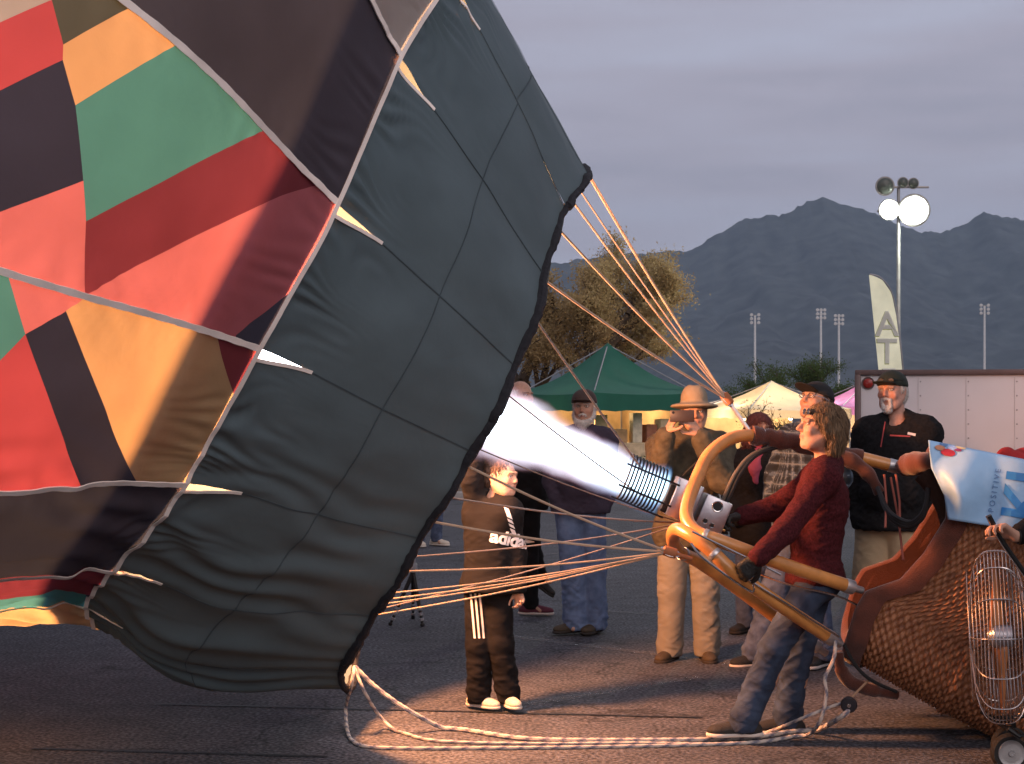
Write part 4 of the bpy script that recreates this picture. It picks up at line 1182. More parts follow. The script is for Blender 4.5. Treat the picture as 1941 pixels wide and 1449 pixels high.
# sportswear logo on the chest: lettering below a slanting striped badge
vs, fs = text_mesh('adidas', .098, bold=.0035, spacing=.98)
dn = np.array(P.loc(950, 1010, b.y - .5) - P.loc(950, 1010, b.y)); rt = np.array(P.loc(960, 1017, b.y) - P.loc(950, 1010, b.y)) + v3(0, 0, 0)
upv = np.array(P.loc(950, 1000, b.y) - P.loc(953.5, 1010, b.y))
o0 = np.array(P.loc(936, 1026, b.y - .1)); cx0 = J['chest'][0]
P.decal(hd, vs, fs, v3(cx0 - .125, -.2, o0[2]), v3(1, 0, -.22), v3(.22, 0, 1), print_white, 'logo_lettering', dirn=v3(-.25, -1, 0))
for i, (y0, y1) in enumerate(((961, 980), (983, 989), (992, 998), (1001, 1012))):
    q = [P.loc(955 + (y0 - 961) * .28, y0, b.y - .1), P.loc(964 + (y0 - 961) * .28, y0 + 4, b.y - .1), P.loc(966 + (y1 - 961) * .28, y1 + 5, b.y - .1), P.loc(956 + (y1 - 961) * .28, y1, b.y - .1)]
    o0 = np.array(q[0]); rx_ = unit(np.array(P.loc(960, 961, b.y) - P.loc(950, 961, b.y))); uz = v3(0, 0, 1)
    P.decal(hd, [((np.array(p) - o0) @ rx_, (np.array(p) - o0) @ uz) for p in q], [(3, 2, 1, 0)], o0, rx_, uz, print_white, 'logo_bar', dirn=-np.array(P.loc(950, 1010, b.y + .5) - P.loc(950, 1010, b.y)))

# ---- bearded man in navy sweater and blue jeans
b = gnd(1098, 1201); yb = b.y
J = pose(b, -14, dict(head=(1107, 772, yb), neck=(1104, 822, yb + .03), chest=(1102, 880, yb), pelvis=(1100, 958, yb), shL=(1147, 835, yb + .02), shR=(1058, 835, yb - .02), elL=(1166, 912, yb + .06), elR=(1044, 912, yb), wrL=(1140, 970, yb - .06), wrR=(1062, 970, yb - .1),
    hipL=(1122, 968, yb), hipR=(1078, 968, yb), kneeL=(1126, 1080, yb - .02), kneeR=(1086, 1080, yb - .04), ankL=(1128, 1178, yb), ankR=(1092, 1178, yb - .02)))
P = Person('bearded man in dark cap, navy sweater and blue jeans standing by the green canopy', b, -14, J, 1.74, head=(4, 4), hs=1.02, seed=31, bulk=1.1)
P.skin_body(brow=(.4, .37, .35)); P.top('sweater', navy_knit, off=.022, wr=.006, belly=.03, hem=J['pelvis'][2] - .05)
P.legs('jeans', mat('mid_denim', (0.10, 0.15, 0.27), .85, var=.3, vscale=12, bump=.35, bscale=260, col2=(.16, .22, .36)), thigh=.102, knee=.083, ank=.085, wr=.008, hemz=-.05)
P.shoes(shoe_brown, sole_dark, -14, -46); P.cap(mat('cap_brown', (0.05, 0.03, 0.025), .8)); P.hair(grey_hair, 'fringe'); P.beard(grey_hair, .03)

# ---- man in wide hat taking a picture
b = gnd(1304, 1250); yb = b.y
J = pose(b, -12, dict(head=(1316, 782, yb - .02), neck=(1312, 832, yb + .03), chest=(1306, 890, yb), pelvis=(1302, 1000, yb), shL=(1362, 850, yb + .0), shR=(1256, 850, yb - .02), elL=(1368, 910, yb - .24), elR=(1246, 905, yb - .26), wrL=(1326, 826, yb - .32), wrR=(1262, 822, yb - .34),
    hipL=(1328, 1010, yb), hipR=(1276, 1010, yb), kneeL=(1336, 1120, yb - .03), kneeR=(1274, 1120, yb - .03), ankL=(1340, 1228, yb), ankR=(1270, 1228, yb)))
P = Person('man in wide brimmed hat and olive jacket photographing with a phone', b, -12, J, 1.78, head=(10, 3), hs=1.0, seed=41, bulk=1.08, res=.0075)
P.skin_body(hl=dict(d=(-.55, -.25, .8), n=(-.6, .5, -.2), curl=(.55, .6, .5), sc=1.0), hr=dict(d=(.5, -.15, .85), n=(.75, .4, -.3), curl=(.5, .6, .5), sc=1.0), brow=(.2, .15, .1))
P.top('jacket', olive_canvas, off=.034, wr=.010, hem=J['pelvis'][2] - .12, belly=.02, armr=(.075, .066, .052), collar=.04, sleeve=.92)
P.legs('trousers', khaki, thigh=.104, knee=.086, ank=.08, wr=.007, hemz=-.05); P.shoes(shoe_brown, sole_dark, 14, -16)
P.hair(brown_hair, 'short')
F = P.hf(.30, .007); hatm = mat('hat_felt', (0.25, 0.20, 0.14), .9, var=.15, bump=.3)
Mh = P.M @ rot_zx(0, -6)
F.ell(P.T(0, .015, .085), v3(.086, .104, .10), .015, Mh); F.ell(P.T(0, .015, .192), v3(.028, .07, .02), .02, Mh, 'sub')
F.ell(P.T(0, .0, .040), v3(.155, .17, .022), .03, Mh); F.ell(P.T(0, .0, -.07), v3(.17, .185, .098), .006, Mh, 'sub'); F.ell(P.T(0, .015, .03), v3(.078, .096, .05), 0, Mh, 'sub')
field_obj('hat', F, hatm, P.root, .002, 4)
strap_pts = [P.loc(1352, 850, yb - .2), P.loc(1318, 880, yb - .235), P.loc(1285, 912, yb - .23), P.loc(1258, 945, yb - .18)]
MB().tube(curve_pts(strap_pts, 6), .011, 6).build('strap', black_leather, P.root)
ph = thing('phone', 'dark phone held up in both hands by man with the wide hat', 'phone', tuple(at(1293, 789, yb - .42)), R(-12))
MB().box((0, 0, 0), (.152, .010, .074), bevel=.004).build('case', mat('phone_case', (.03, .02, .02), .4, bump=0), ph, sharp=.6)
MB().lathe([(.008, 0), (.008, .003)], (-.055, -.005, .022), (0, -1, 0), 14).build('camera_lens', dark_glass, ph)

# ---- man in plaid shirt, black cap
b = gnd(1502, 1262); yb = b.y
J = pose(b, -58, dict(head=(1546, 762, yb), neck=(1548, 808, yb + .02), chest=(1536, 885, yb), pelvis=(1526, 985, yb), shL=(1562, 836, yb - .16), shR=(1500, 836, yb + .14), elL=(1590, 905, yb - .14), elR=(1472, 905, yb + .15), wrL=(1560, 965, yb - .2), wrR=(1462, 965, yb + .1),
    hipL=(1538, 1000, yb - .07), hipR=(1512, 1000, yb + .07), kneeL=(1548, 1120, yb - .08), kneeR=(1466, 1125, yb + .06), ankL=(1556, 1238, yb - .05), ankR=(1436, 1238, yb + .05)))
P = Person('man in blue and black plaid shirt and black cap standing behind the poles', b, -58, J, 1.83, head=(10, -16), hs=1.02, seed=51, bulk=1.14)
def plaid(V, N):
    a = np.arctan2(V[:, 1], V[:, 0] + 1e-6) * .17; z = V[:, 2]
    fx, fz = (a / .055) % 1, (z / .065) % 1
    C = np.tile(v3(.060, .085, .12), (len(V), 1))
    C[(fx < .5)] *= .30; C[(fz < .5)] *= .42
    C[((fx > .70) & (fx < .80)) | ((fz > .70) & (fz < .80))] = v3(.13, .155, .18)
    return C
P.skin_body(brow=(.2, .15, .12)); P.top('plaid_shirt', mat('plaid_flannel', (.1, .1, .1), .9, attr='tint', var=.2, bump=.3, bscale=240), off=.028, wr=.006, hem=J['pelvis'][2] - .11, belly=.03, armr=(.074, .064, .05), col=plaid, collar=.03)
P.legs('jeans', denim_dark, thigh=.10, knee=.08, ank=.08, wr=.009); P.shoes(shoe_black, sole_white, 20, -8); P.cap(cap_black); P.hair(brown_hair, 'fringe')
P.glasses(mat('steel', (.5, .5, .5), .25, 1, bump=0), 0, None)

# ---- tall man in black fleece, dark green cap and tan shorts
yb = 10.35; b = at(1690, 1260, yb); b.z = 0
J = pose(b, -34, dict(head=(1690, 742, yb), neck=(1702, 800, yb + .03), chest=(1700, 868, yb), pelvis=(1692, 985, yb), shL=(1752, 822, yb - .05), shR=(1648, 822, yb + .08), elL=(1766, 905, yb - .0), elR=(1630, 905, yb + .14), wrL=(1752, 985, yb - .02), wrR=(1634, 985, yb + .06),
    hipL=(1716, 1000, yb - .04), hipR=(1662, 1000, yb + .05), kneeL=(1724, 1125, yb - .06), kneeR=(1656, 1125, yb + .03), ankL=(1730, 1240, yb - .02), ankR=(1652, 1240, yb + .06)))
P = Person('tall man with white goatee in black fleece, dark green cap and tan shorts', b, -34, J, 1.92, head=(-2, 2), hs=1.02, seed=61, bulk=1.12, res=.0075, skin=(.50, .27, .20))
P.skin_body(brow=(.35, .28, .25)); fl = P.top('fleece', black_fleece, off=.034, wr=.009, hem=J['pelvis'][2] - .06, belly=.05, armr=(.084, .074, .056), collar=.03, neckcut=1.15)
P.legs('shorts', tan_twill, thigh=.118, cut=.86, wr=.008); P.shoes(shoe_brown, sole_white, 12, -14); P.cap(cap_green); P.beard(mat('white_beard', (.60, .55, .52), .7, var=.2, vscale=80), .0, goatee=True); P.hair(grey_hair, 'fringe')
P.glasses(mat('black_plastic', (0.01, 0.01, 0.01), .3, bump=0), up=.058, lens=dark_glass)
red_zip = mat('red_piping', (.32, .05, .05), .6)
dcam = -np.array(P.loc(1690, 850, yb + .5) - P.loc(1690, 850, yb)); rx_ = unit(np.array(P.loc(1700, 850, yb) - P.loc(1690, 850, yb))); uz = v3(0, 0, 1)
def fleece_mark(name, p0, p1, w, m_):
    a, c = np.array(P.loc(*p0, yb - .1)), np.array(P.loc(*p1, yb - .1)); t = unit(c - a); s_ = np.cross(unit(dcam), t) * w / 2; N_ = 8
    V = []
    for i in range(N_ + 1): V += [a + (c - a) * i / N_ + s_, a + (c - a) * i / N_ - s_]
    P.decal(fl, [((p - a) @ rx_, (p - a) @ uz) for p in V], [(2 * i, 2 * i + 1, 2 * i + 3, 2 * i + 2) for i in range(N_)], a, rx_, uz, m_, name, dirn=dcam)
fleece_mark('chest_zip', (1687, 826), (1725, 828), .010, red_zip); fleece_mark('front_zip', (1678, 800), (1670, 848), .008, red_zip); fleece_mark('brand_patch', (1720, 822), (1735, 825), .016, print_white)

# ---- woman in black jacket with pink scarf
yb = 11.4; b = at(1436, 1260, yb); b.z = 0
J = pose(b, -30, dict(head=(1440, 815, yb), neck=(1441, 858, yb + .03), chest=(1438, 910, yb), pelvis=(1436, 1005, yb), shL=(1474, 880, yb), shR=(1402, 880, yb + .05), elL=(1484, 945, yb + .05), elR=(1388, 945, yb + .05), wrL=(1470, 1000, yb - .05), wrR=(1396, 985, yb - .1)))
P = Person('woman with auburn hair, black jacket and pink scarf behind the burner hoses', b, -30, J, 1.6, head=(40, 0), hs=.98, seed=71)
P.skin_body(); P.top('jacket', black_fleece, off=.035, wr=.008, hem=J['pelvis'][2] - .1, armr=(.074, .064, .05)); P.legs('jeans', denim_dark, wr=.006); P.shoes(shoe_black, sole_dark); P.hair(auburn_hair, 'long')
F = Field(P.J['neck'] - .28, P.J['neck'] + .2, .008); nk = P.J['neck']; F.cone(nk + v3(0, -.02, .0), nk + v3(0, -.01, .03), .075, .07, .01); F.chain([nk + v3(.03, -.09, -.02), nk + v3(.02, -.15, -.11), nk + v3(.03, -.16, -.20)], [.035, .04, .025], .03); field_obj('scarf', F, mat('pink_scarf', (.30, .06, .10), .9, bump=.3), P.root, .008, 5)

# ---- walker all in black with maroon high tops, behind the boy
b = gnd(1003, 1166); yb = b.y
J = pose(b, 60, dict(head=(989, 752, yb), neck=(986, 798, yb + .02), chest=(992, 855, yb), pelvis=(998, 945, yb), shL=(1006, 815, yb - .1), shR=(972, 815, yb + .14), elL=(1014, 885, yb - .1), elR=(964, 885, yb + .18), wrL=(1022, 940, yb - .14), wrR=(976, 945, yb + .14),
    hipL=(1004, 955, yb - .06), hipR=(994, 955, yb + .06), kneeL=(1004, 1060, yb - .06), ankL=(1004, 1146, yb - .05), kneeR=(1012, 1055, yb + .1), ankR=(1022, 1092, yb + .3)))
P = Person('person dressed all in black with maroon high tops walking behind the tracksuit boy', b, 60, J, 1.74, head=(-20, 0), hs=1.0, seed=81)
P.skin_body(); P.top('jacket', black_jersey, off=.03, wr=.008, armr=(.07, .06, .05)); P.legs('trousers', black_jersey, wr=.006, thigh=.09, knee=.066, ank=.056)
P.shoe('L', mat('maroon_canvas', (.10, .02, .035), .8), sole_white, 20, 0, low=False); P.shoe('R', shoe_black, sole_dark, 20, 35, low=True); P.hair(grey_hair, 'fringe')

# ---- somebody in jeans and white trainers far behind, mostly hidden by the balloon
b = gnd(812, 1036)
P = Person('distant person in dark jeans and white trainers half hidden behind the balloon mouth', b, 30, None, 1.72, seed=91, res=.011)
P.skin_body(); P.top('jacket', navy_knit, off=.03, wr=.006); P.legs('jeans', denim_dark, wr=.006); P.shoes(mat('white_trainer', (.55, .47, .38), .75, bump=.3), sole_white, 25, -10); P.hair(brown_hair, 'short')

# ---- helper beside the fan, only the hand reaches into view
b = Vector((2.92, 7.15, 0))
J = dict(pelvis=(0, .0, .95), chest=(0, -.08, 1.24), neck=(0, -.13, 1.43), head=(0, -.19, 1.58), shL=(.18, -.10, 1.38), shR=(-.18, -.10, 1.38), elR=(-.22, -.36, 1.18), elL=(.22, .0, 1.1), wrL=(.22, -.1, .88))
c_, s_ = math.cos(R(90)), math.sin(R(90)); dd = at(1926, 1018, 7.1) - b
J['wrR'] = (c_ * dd.x - s_ * dd.y, s_ * dd.x + c_ * dd.y, dd.z)
P = Person('helper beside the fan reaching one hand to its black handle', b, -90, J, 1.75, seed=95, res=.007)
P.skin_body(hr=dict(d=np.array(P.loc(1890, 996, 7.08)) - np.array(J['wrR']), n=(.5, -.2, -1), curl=(.5, .7, .6))); P.top('pullover', black_jersey, off=.025, wr=.006, sleeve=.9); P.legs('jeans', denim_dark); P.shoes(shoe_black, sole_dark); P.hair(brown_hair, 'short')
wv = np.array(J['wrR']); MB().tube([Vector(wv + v3(.03 * math.cos(a), .012, .03 * math.sin(a))) for a in np.linspace(0, 6.283, 17)[:-1]], .004, 6, closed=True).build('wrist_band', black_leather, P.root)
# ================================================================ basket, poles and burner
BYAW = 0.2
BE1 = Vector((math.sin(BYAW), math.cos(BYAW), 0)); BA = Vector((-0.8924 * math.cos(BYAW), 0.8924 * math.sin(BYAW), 0.4512)); BE2 = BE1.cross(BA)
if BE2.z < 0: BE2 = -BE2
BW, BD, BH, BR = 1.10, 1.04, 1.06, 0.20            # width across, depth away from the lens, height along the axis, corner radius
BOg = at(1600, 1250, 7.80)
basket = thing('balloon_basket', 'tilted wicker balloon basket with brown suede rim and amber pole hoops', 'basket', tuple(BOg - BA * BH))
BL = Vector(basket.location)
def bpt(a, e1, e2): return BOg + BA * a + BE1 * e1 + BE2 * e2
def section(n=240, inset=0.0):
    """rounded rectangle as (e1, e2, outward e1, outward e2)"""
    pts = []; r = BR
    cs = [(BD - r, BW - r, 0), (r, BW - r, 90), (r, r, 180), (BD - r, r, 270)]
    out_ = []
    for cx_, cy_, a0 in cs:
        for i in range(13):
            a = R(a0 + 90 * i / 12); out_.append((cx_ + r * math.cos(a), cy_ + r * math.sin(a), math.cos(a), math.sin(a)))
    out_.append(out_[0])
    A = np.array(out_); L = np.concatenate([[0], np.cumsum(np.hypot(np.diff(A[:, 0]), np.diff(A[:, 1])))])
    t = np.linspace(0, L[-1], n + 1)[:-1]
    return np.stack([np.interp(t, L, A[:, i]) for i in range(4)], 1), L[-1]
def rim_h(e1, e2):
    near = np.interp(e2, [0, .06, .25, .35, .48, .64, .85, .99, 1.10], [-.0, .02, .055, .05, -.07, -.11, -.125, -.05, .06])
    ends = np.interp(e1, [0, .2, .52, .84, 1.04], [0, -.02, -.10, -.02, 0])
    wgt = np.clip(np.minimum(e1, BD - e1) / .2, 0, 1)
    return near * (1 - .0 * wgt) + ends * wgt * .6
NP = 960
SEC, PER = section(NP)
hR = rim_h(SEC[:, 0], SEC[:, 1])
NA = 330
vs = np.zeros((NA, NP, 3)); stakes = 70
for j in range(NA):
    f = j / (NA - 1)
    a = (hR - .06) * (1 - f) + (-BH) * f
    u = np.arange(NP) / NP * stakes                                   # stakes run along the axis, weavers round the wall
    row = (BH * f) / .0195
    wv = np.cos(np.pi * (u * 2 + np.floor(row))) * np.abs(np.sin(np.pi * row)) ** .5
    prof = np.abs(np.sin(np.pi * row)) ** .6
    bulge = .02 * math.sin(math.pi * f)
    jit = .0015 * np.sin(u * 7.1 + j * 1.3)
    d = .0105 * (wv * .75 + prof * .6) + bulge + jit
    d = d + .012 * (1 if .46 < f < .50 else 0) + .012 * (1 if f > .96 else 0)
    q = np.array(BOg)[None] + np.array(BA)[None] * a[:, None] + np.array(BE1)[None] * (SEC[:, 0] + SEC[:, 2] * d)[:, None] + np.array(BE2)[None] * (SEC[:, 1] + SEC[:, 3] * d)[:, None]
    vs[j] = q
fs = [(j * NP + i, j * NP + (i + 1) % NP, (j + 1) * NP + (i + 1) % NP, (j + 1) * NP + i) for j in range(NA - 1) for i in range(NP)]
wick = mat('wicker', (0.25, 0.085, 0.035), 0.36, var=.35, vscale=35, bump=.3, bscale=300, spec=.4, col2=(0.42, 0.18, 0.08))
o = meshobj('wicker_wall', (vs.reshape(-1, 3) - np.array(BL)), fs, wick, basket, smooth=True); o['kind'] = 'stuff'
# inner wall, floor
vi = []
for f, hh in ((0, None), (1, None)):
    for i in range(0, NP, 4):
        e1, e2, n1, n2 = SEC[i]; vi.append(bpt((hR[i] - .01) * (1 - f) + (-BH + .02) * f, e1 - n1 * .028, e2 - n2 * .028) - BL)
n4 = NP // 4
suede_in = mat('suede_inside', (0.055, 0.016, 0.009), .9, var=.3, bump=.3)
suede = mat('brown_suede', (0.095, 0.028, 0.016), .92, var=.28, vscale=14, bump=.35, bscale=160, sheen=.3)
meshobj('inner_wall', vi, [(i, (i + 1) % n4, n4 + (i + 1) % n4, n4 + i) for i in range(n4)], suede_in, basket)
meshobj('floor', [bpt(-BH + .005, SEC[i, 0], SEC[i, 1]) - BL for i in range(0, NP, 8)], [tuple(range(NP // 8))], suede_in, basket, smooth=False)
# padded suede rim folded over the wall
rim = MB(); vr = []; prof_ = [(.020, -.095), (.024, -.05), (.022, -.012), (.010, .010), (-.014, .012), (-.036, -.008), (-.040, -.06), (-.034, -.12)]
idx = list(range(0, NP, 4))
for i in idx:
    e1, e2, n1, n2 = SEC[i]; w_ = 1.0 + .035 * math.sin(i * .11) * math.sin(i * .047)
    for o_, h in prof_: vr.append(bpt(hR[i] + h * w_, e1 + n1 * (o_ + .012) * w_, e2 + n2 * (o_ + .012) * w_) - BL)
m8 = len(prof_)
rim.add(vr, [(i * m8 + q, ((i + 1) % len(idx)) * m8 + q, ((i + 1) % len(idx)) * m8 + q + 1, i * m8 + q + 1) for i in range(len(idx)) for q in range(m8 - 1)])
rim.build('rim_padding', suede, basket, sharp=None)
def under_b(o): return under(o, basket)
# lower lip: suede band along the downhill edge
lip = MB().tube(curve_pts([at(1590, 1236, 7.86), at(1594, 1268, 7.87), at(1614, 1294, 7.9), at(1660, 1310, 7.93), at(1700, 1318, 7.96)], 8), [.026] * 8 + [.034] * 17 + [.024] * 8, 10)
under_b(lip.build('corner_pad', suede, basket))
under_b(MB().tube(curve_pts([at(1600, 1222, 7.74), at(1622, 1262, 7.73), at(1652, 1290, 7.72), at(1700, 1312, 7.72)], 8), .009, 6).build('strap', mat('black_webbing', (.014, .013, .013), .8), basket))
# pole hoops
amber = mat('amber_pole', (0.50, 0.21, 0.055), .34, var=.3, vscale=10, bump=.06, bscale=60, spec=.5, coat=.2)
steel = mat('steel', (.5, .5, .5), .25, 1, bump=0)
alu = mat('brushed_metal', (.48, .46, .46), .38, .85, var=.12, vscale=20, bump=.05)
h1 = curve_pts([at(1702, 886, 8.3), at(1640, 870, 8.3), at(1560, 850, 8.28), at(1480, 832, 8.25), at(1425, 826, 8.22), at(1385, 832, 8.15), at(1346, 860, 8.05), at(1320, 910, 7.92), at(1302, 962, 7.78), at(1305, 992, 7.68), at(1326, 1012, 7.6), at(1365, 1026, 7.57), at(1490, 1072, 7.64), at(1616, 1114, 7.78)], 8)
h2 = curve_pts([at(1550, 1228, 8.35), at(1480, 1178, 8.32), at(1400, 1118, 8.28), at(1325, 1066, 8.2), at(1288, 1046, 8.08), at(1275, 1022, 7.9), at(1282, 1004, 7.72), at(1308, 1014, 7.6), at(1345, 1042, 7.54), at(1390, 1084, 7.52), at(1480, 1148, 7.6), at(1578, 1212, 7.76)], 8)
for h in (h1, h2):
    hp_ = under_b(MB().tube(h, .0335, 14).build('pole_hoop', amber, basket))
    for end, nxt in ((h[0], h[4]), (h[-1], h[-5])):
        d = (end - nxt).normalized()
        c = under(MB().lathe([(.0345, -.05), (.036, -.045), (.036, 0), (.028, .006), (.018, .01), (.018, .06), (.012, .064)], end, d, 16).build('ferrule', alu, hp_), basket); c.parent = hp_; c.location = (0, 0, 0)
    for i in ((28, 84) if h is h1 else (30, 66)):
        d = (h[i + 1] - h[i - 1]).normalized()
        c = MB().lathe([(.0352, -.012), (.0368, -.008), (.0368, .008), (.0352, .012)], h[i], d, 16).build('clamp_band', alu, hp_)
# suede sleeve round the top pole, sagging where the hoses leave it
sl = [p + Vector((random.uniform(-.006, .006), 0, random.uniform(-.012, .004))) for p in h1[9:33]]
slr = [.047 + .006 * math.sin(i * 1.1) for i in range(len(sl))]; slr[-1] = .042; slr[0] = .05
under_b(MB().tube(sl[::-1], slr, 12).build('hose_sleeve', suede, basket))
droop = curve_pts([at(1560, 858, 8.22), at(1610, 872, 8.2), at(1645, 898, 8.18), at(1668, 935, 8.16)], 7)
under_b(MB().tube(droop, [.05 - .0011 * i + .004 * math.sin(i) for i in range(len(droop))], 12).build('hose_sleeve', suede, basket))
knuck = curve_pts([at(1708, 890, 8.25), at(1722, 882, 8.2), at(1742, 878, 8.1), at(1770, 874, 8.0), at(1796, 872, 7.92)], 6)
under_b(MB().tube(knuck, [.032 + .03 * math.sin(math.pi * min(.85, i / 20 + .05)) + .003 * math.sin(i * 1.3) for i in range(len(knuck))], 12).build('corner_sleeve', suede, basket))
under_b(MB().tube(curve_pts([at(1750, 900, 8.0), at(1772, 930, 7.96), at(1788, 965, 7.9), at(1796, 1000, 7.86)], 6), [.05 - .001 * i for i in range(19)], 10).build('corner_sleeve', mat('dark_suede', (.045, .02, .012), .95, bump=.3), basket))
hose_m = mat('black_hose', (.016, .015, .015), .5, bump=.1)
for i, (w_, o_) in enumerate(((.013, 0), (.011, 14), (.011, 26))):
    under_b(MB().tube(curve_pts([at(1664, 925, 8.12), at(1680, 962 + o_ * .3, 8.0), at(1700, 982 + o_ * .4, 7.9), at(1728, 990 + o_ * .3, 7.85), at(1752, 968 + o_ * .3, 7.8), at(1760, 925, 7.8)], 8), w_, 8).build('gas_hose', hose_m, basket))
for i, o_ in enumerate((0, 9)):
    under_b(MB().tube(curve_pts([at(1354 + o_, 985, 8.06), at(1372 + o_, 945, 8.1), at(1396 + o_, 895, 8.14), at(1430 + o_, 860, 8.2), at(1490 + o_, 842, 8.25)], 8), .011, 8).build('gas_hose', hose_m if i else mat('grey_hose', (.10, .08, .06), .4), basket))
for p0, p1 in (((1688, 905), (1712, 1062)), ((1698, 900), (1706, 1000)), ((1676, 900), (1678, 1000))):
    under_b(MB().tube([at(*p0, 8.1), at((p0[0] + p1[0]) / 2 + 3, (p0[1] + p1[1]) / 2, 8.05), at(*p1, 7.9)], .006, 6).build('tie_strap', mat('red_webbing', (.34, .10, .07), .8), basket))
# stainless wires and rods beside the poles
for pts in ([(1310, 1030, 7.5), (1335, 1060, 7.48), (1420, 1120, 7.46), (1428, 1108, 7.45)], [(1430, 1085, 7.7), (1500, 1110, 7.7), (1580, 1128, 7.74), (1630, 1150, 7.8)], [(1400, 1088, 7.48), (1480, 1138, 7.55), (1590, 1208, 7.70)], [(1312, 1008, 7.5), (1420, 1060, 7.5), (1480, 1090, 7.5)]):
    under_b(MB().tube(curve_pts([at(*p) for p in pts], 6), .0055, 6).build('steel_rod', steel, basket))
cara = alu
def shackle(p, d, parent_move, size=.03, m=steel):
    d = Vector(d).normalized(); u = d.orthogonal().normalized()
    return MB().tube([p + d * size * 1.6 * math.cos(a) + u * size * .7 * math.sin(a) for a in np.linspace(0, 6.283, 17)[:-1]], .006, 6, closed=True).build('carabiner', m, parent_move)
for p, q_ in ((TOPJ, at(1420, 816, 8.22)), (NEARJ, at(1312, 1060, 7.56)), (FARJ, at(1312, 1008, 7.9))):
    under_b(shackle(p, q_ - p, basket))
    under_b(MB().tube([p, p.lerp(q_, .5), q_], .0105, 8).build('corner_strop', alu if p is TOPJ else mat('suede_strop', (.34, .12, .05), .8), basket))
    under_b(MB().lathe([(.012, -.035), (.024, -.03), (.026, 0), (.024, .03), (.012, .035)], p, (q_ - p), 12).build('strop_boot', mat('suede_strop', (.34, .12, .05), .8), basket))

# ---------------------------------------------------------------- burner
bax = fd; bu = Vector((0, 1, 0)); bu = (bu - bax * bu.dot(bax)).normalized(); bw = bax.cross(bu)
if bw.z < 0: bw = -bw
burner = thing('gas_burner', 'stainless gas burner with black coil cage and brass valve inside the pole hoops', 'burner', tuple(FA - bax * .3))
bl = Vector(burner.location)
def B(h, u, w): return FA + bax * h + bu * u + bw * w
def under_g(o, par=None):
    o.parent = par or burner; o.location = -bl if par is None else (0, 0, 0); return o
Rb = Matrix((bax, bu, bw)).transposed()
coil_m = mat('burnt_coil', (.010, .010, .011), .6, 0, bump=.1, spec=.2)
turns = 11
for t_ in range(turns):
    h = .012 + t_ * .0185; r_ = .112 + .004 * t_ / turns
    under_g(MB().tube([B(h + .004 * math.sin(a), r_ * math.cos(a), r_ * math.sin(a)) for a in np.linspace(0, 6.283, 29)[:-1]], .0052, 6, closed=True).build('coil_turn', coil_m, burner))
for a in (30, 150, 205, 270, 335):
    a = R(a); under_g(MB().tube([B(-.06, .122 * math.cos(a), .122 * math.sin(a)), B(.225, .122 * math.cos(a), .122 * math.sin(a))], .0055, 6).build('cage_rod', coil_m, burner))
ss = mat('stainless', (.42, .40, .42), .32, .9, var=.12, vscale=25, bump=.05)
under_g(MB().box(B(-.115, 0, .0), (.13, .21, .20), Rb, .006).build('burner_can', ss, burner, sharp=.5))
under_g(MB().box(B(-.05, 0, -.02), (.06, .15, .15), Rb, .01).build('burner_head', coil_m, burner, sharp=.5))
pan = under_g(MB().box(B(-.275, -.02, -.015), (.14, .17, .185), Rb, .008).build('valve_block', ss, burner, sharp=.5))
dark_hole = mat('dark_hole', (.012, .011, .01), .5, bump=0)  # dark discs stand in for the shade inside the block's holes
for h, w_, r_ in ((-.275, .038, .026), (-.245, -.052, .013), (-.285, -.06, .012)):
    c = B(h, -.106, w_)
    under_g(MB().lathe([(r_, -.004), (r_ * 1.12, .001), (r_ * 1.0, .004), (r_ * .86, .003), (r_ * .8, -.002)], c, -bu, 20).build('hole_rim', steel, burner))
    under_g(MB().lathe([(r_ * .84, -.001), (r_ * .84, .0028)], c, -bu, 20).build('hole_disc', dark_hole, burner))
brass = mat('brass', (.55, .36, .14), .3, .9, bump=.05)
v0 = at(1352, 992, 8.0)
under_g(MB().lathe([(.014, -.03), (.022, -.028), (.022, .0), (.015, .004), (.015, .035), (.02, .037), (.02, .055), (.012, .058)], v0, (.3, 0, 1), 12).build('blast_valve', brass, burner))
under_g(MB().box(at(1357, 1000, 7.98), (.10, .018, .012), Matrix.Rotation(R(20), 3, 'Y'), .004).build('valve_lever', brass, burner))
under_g(MB().tube([at(1345, 960, 8.0), at(1350, 978, 8.0), v0], .009, 8).build('fuel_pipe', brass, burner))

# ---------------------------------------------------------------- advertising banner over the basket edge
def ban(u, v):
    """u 0..1 along, v 0..1 down"""
    L0 = np.interp(v, [0, .35, .7, 1], [1760, 1765, 1790, 1797]); top_y = 835 + 62 * u; bot_y = 985 + 42 * u
    px = L0 + (2070 - L0) * u; py = top_y + (bot_y - top_y) * v
    Y = 7.74 - .11 * v ** .6 - .20 * u + .020 * np.sin(u * 19 + v * 3) * (1 - u) + .022 * np.sin(v * 6 + u * 9) * np.exp(-((u - .2) / .15) ** 2) - .03 * np.exp(-((u - .1) / .06) ** 2 - ((v - .6) / .3) ** 2)
    return at(px, py, Y)
nu, nv = 60, 30
banner = thing('banner', 'pale blue advertising banner with blue lettering draped over the basket wall', 'banner', tuple(ban(.5, 1)))
bo = Vector(banner.location)
V = [ban(i / nu, j / nv) - bo for j in range(nv + 1) for i in range(nu + 1)]
bcl = meshobj('cloth', V, [(j * (nu + 1) + i, (j + 1) * (nu + 1) + i, (j + 1) * (nu + 1) + i + 1, j * (nu + 1) + i + 1) for j in range(nv) for i in range(nu)], mat('banner_cloth', (.30, .50, .72), .45, var=.08, bump=.1, bscale=30, spec=.4), banner)
sol = bcl.modifiers.new('thickness', 'SOLIDIFY'); sol.thickness = .004; sol.offset = 0
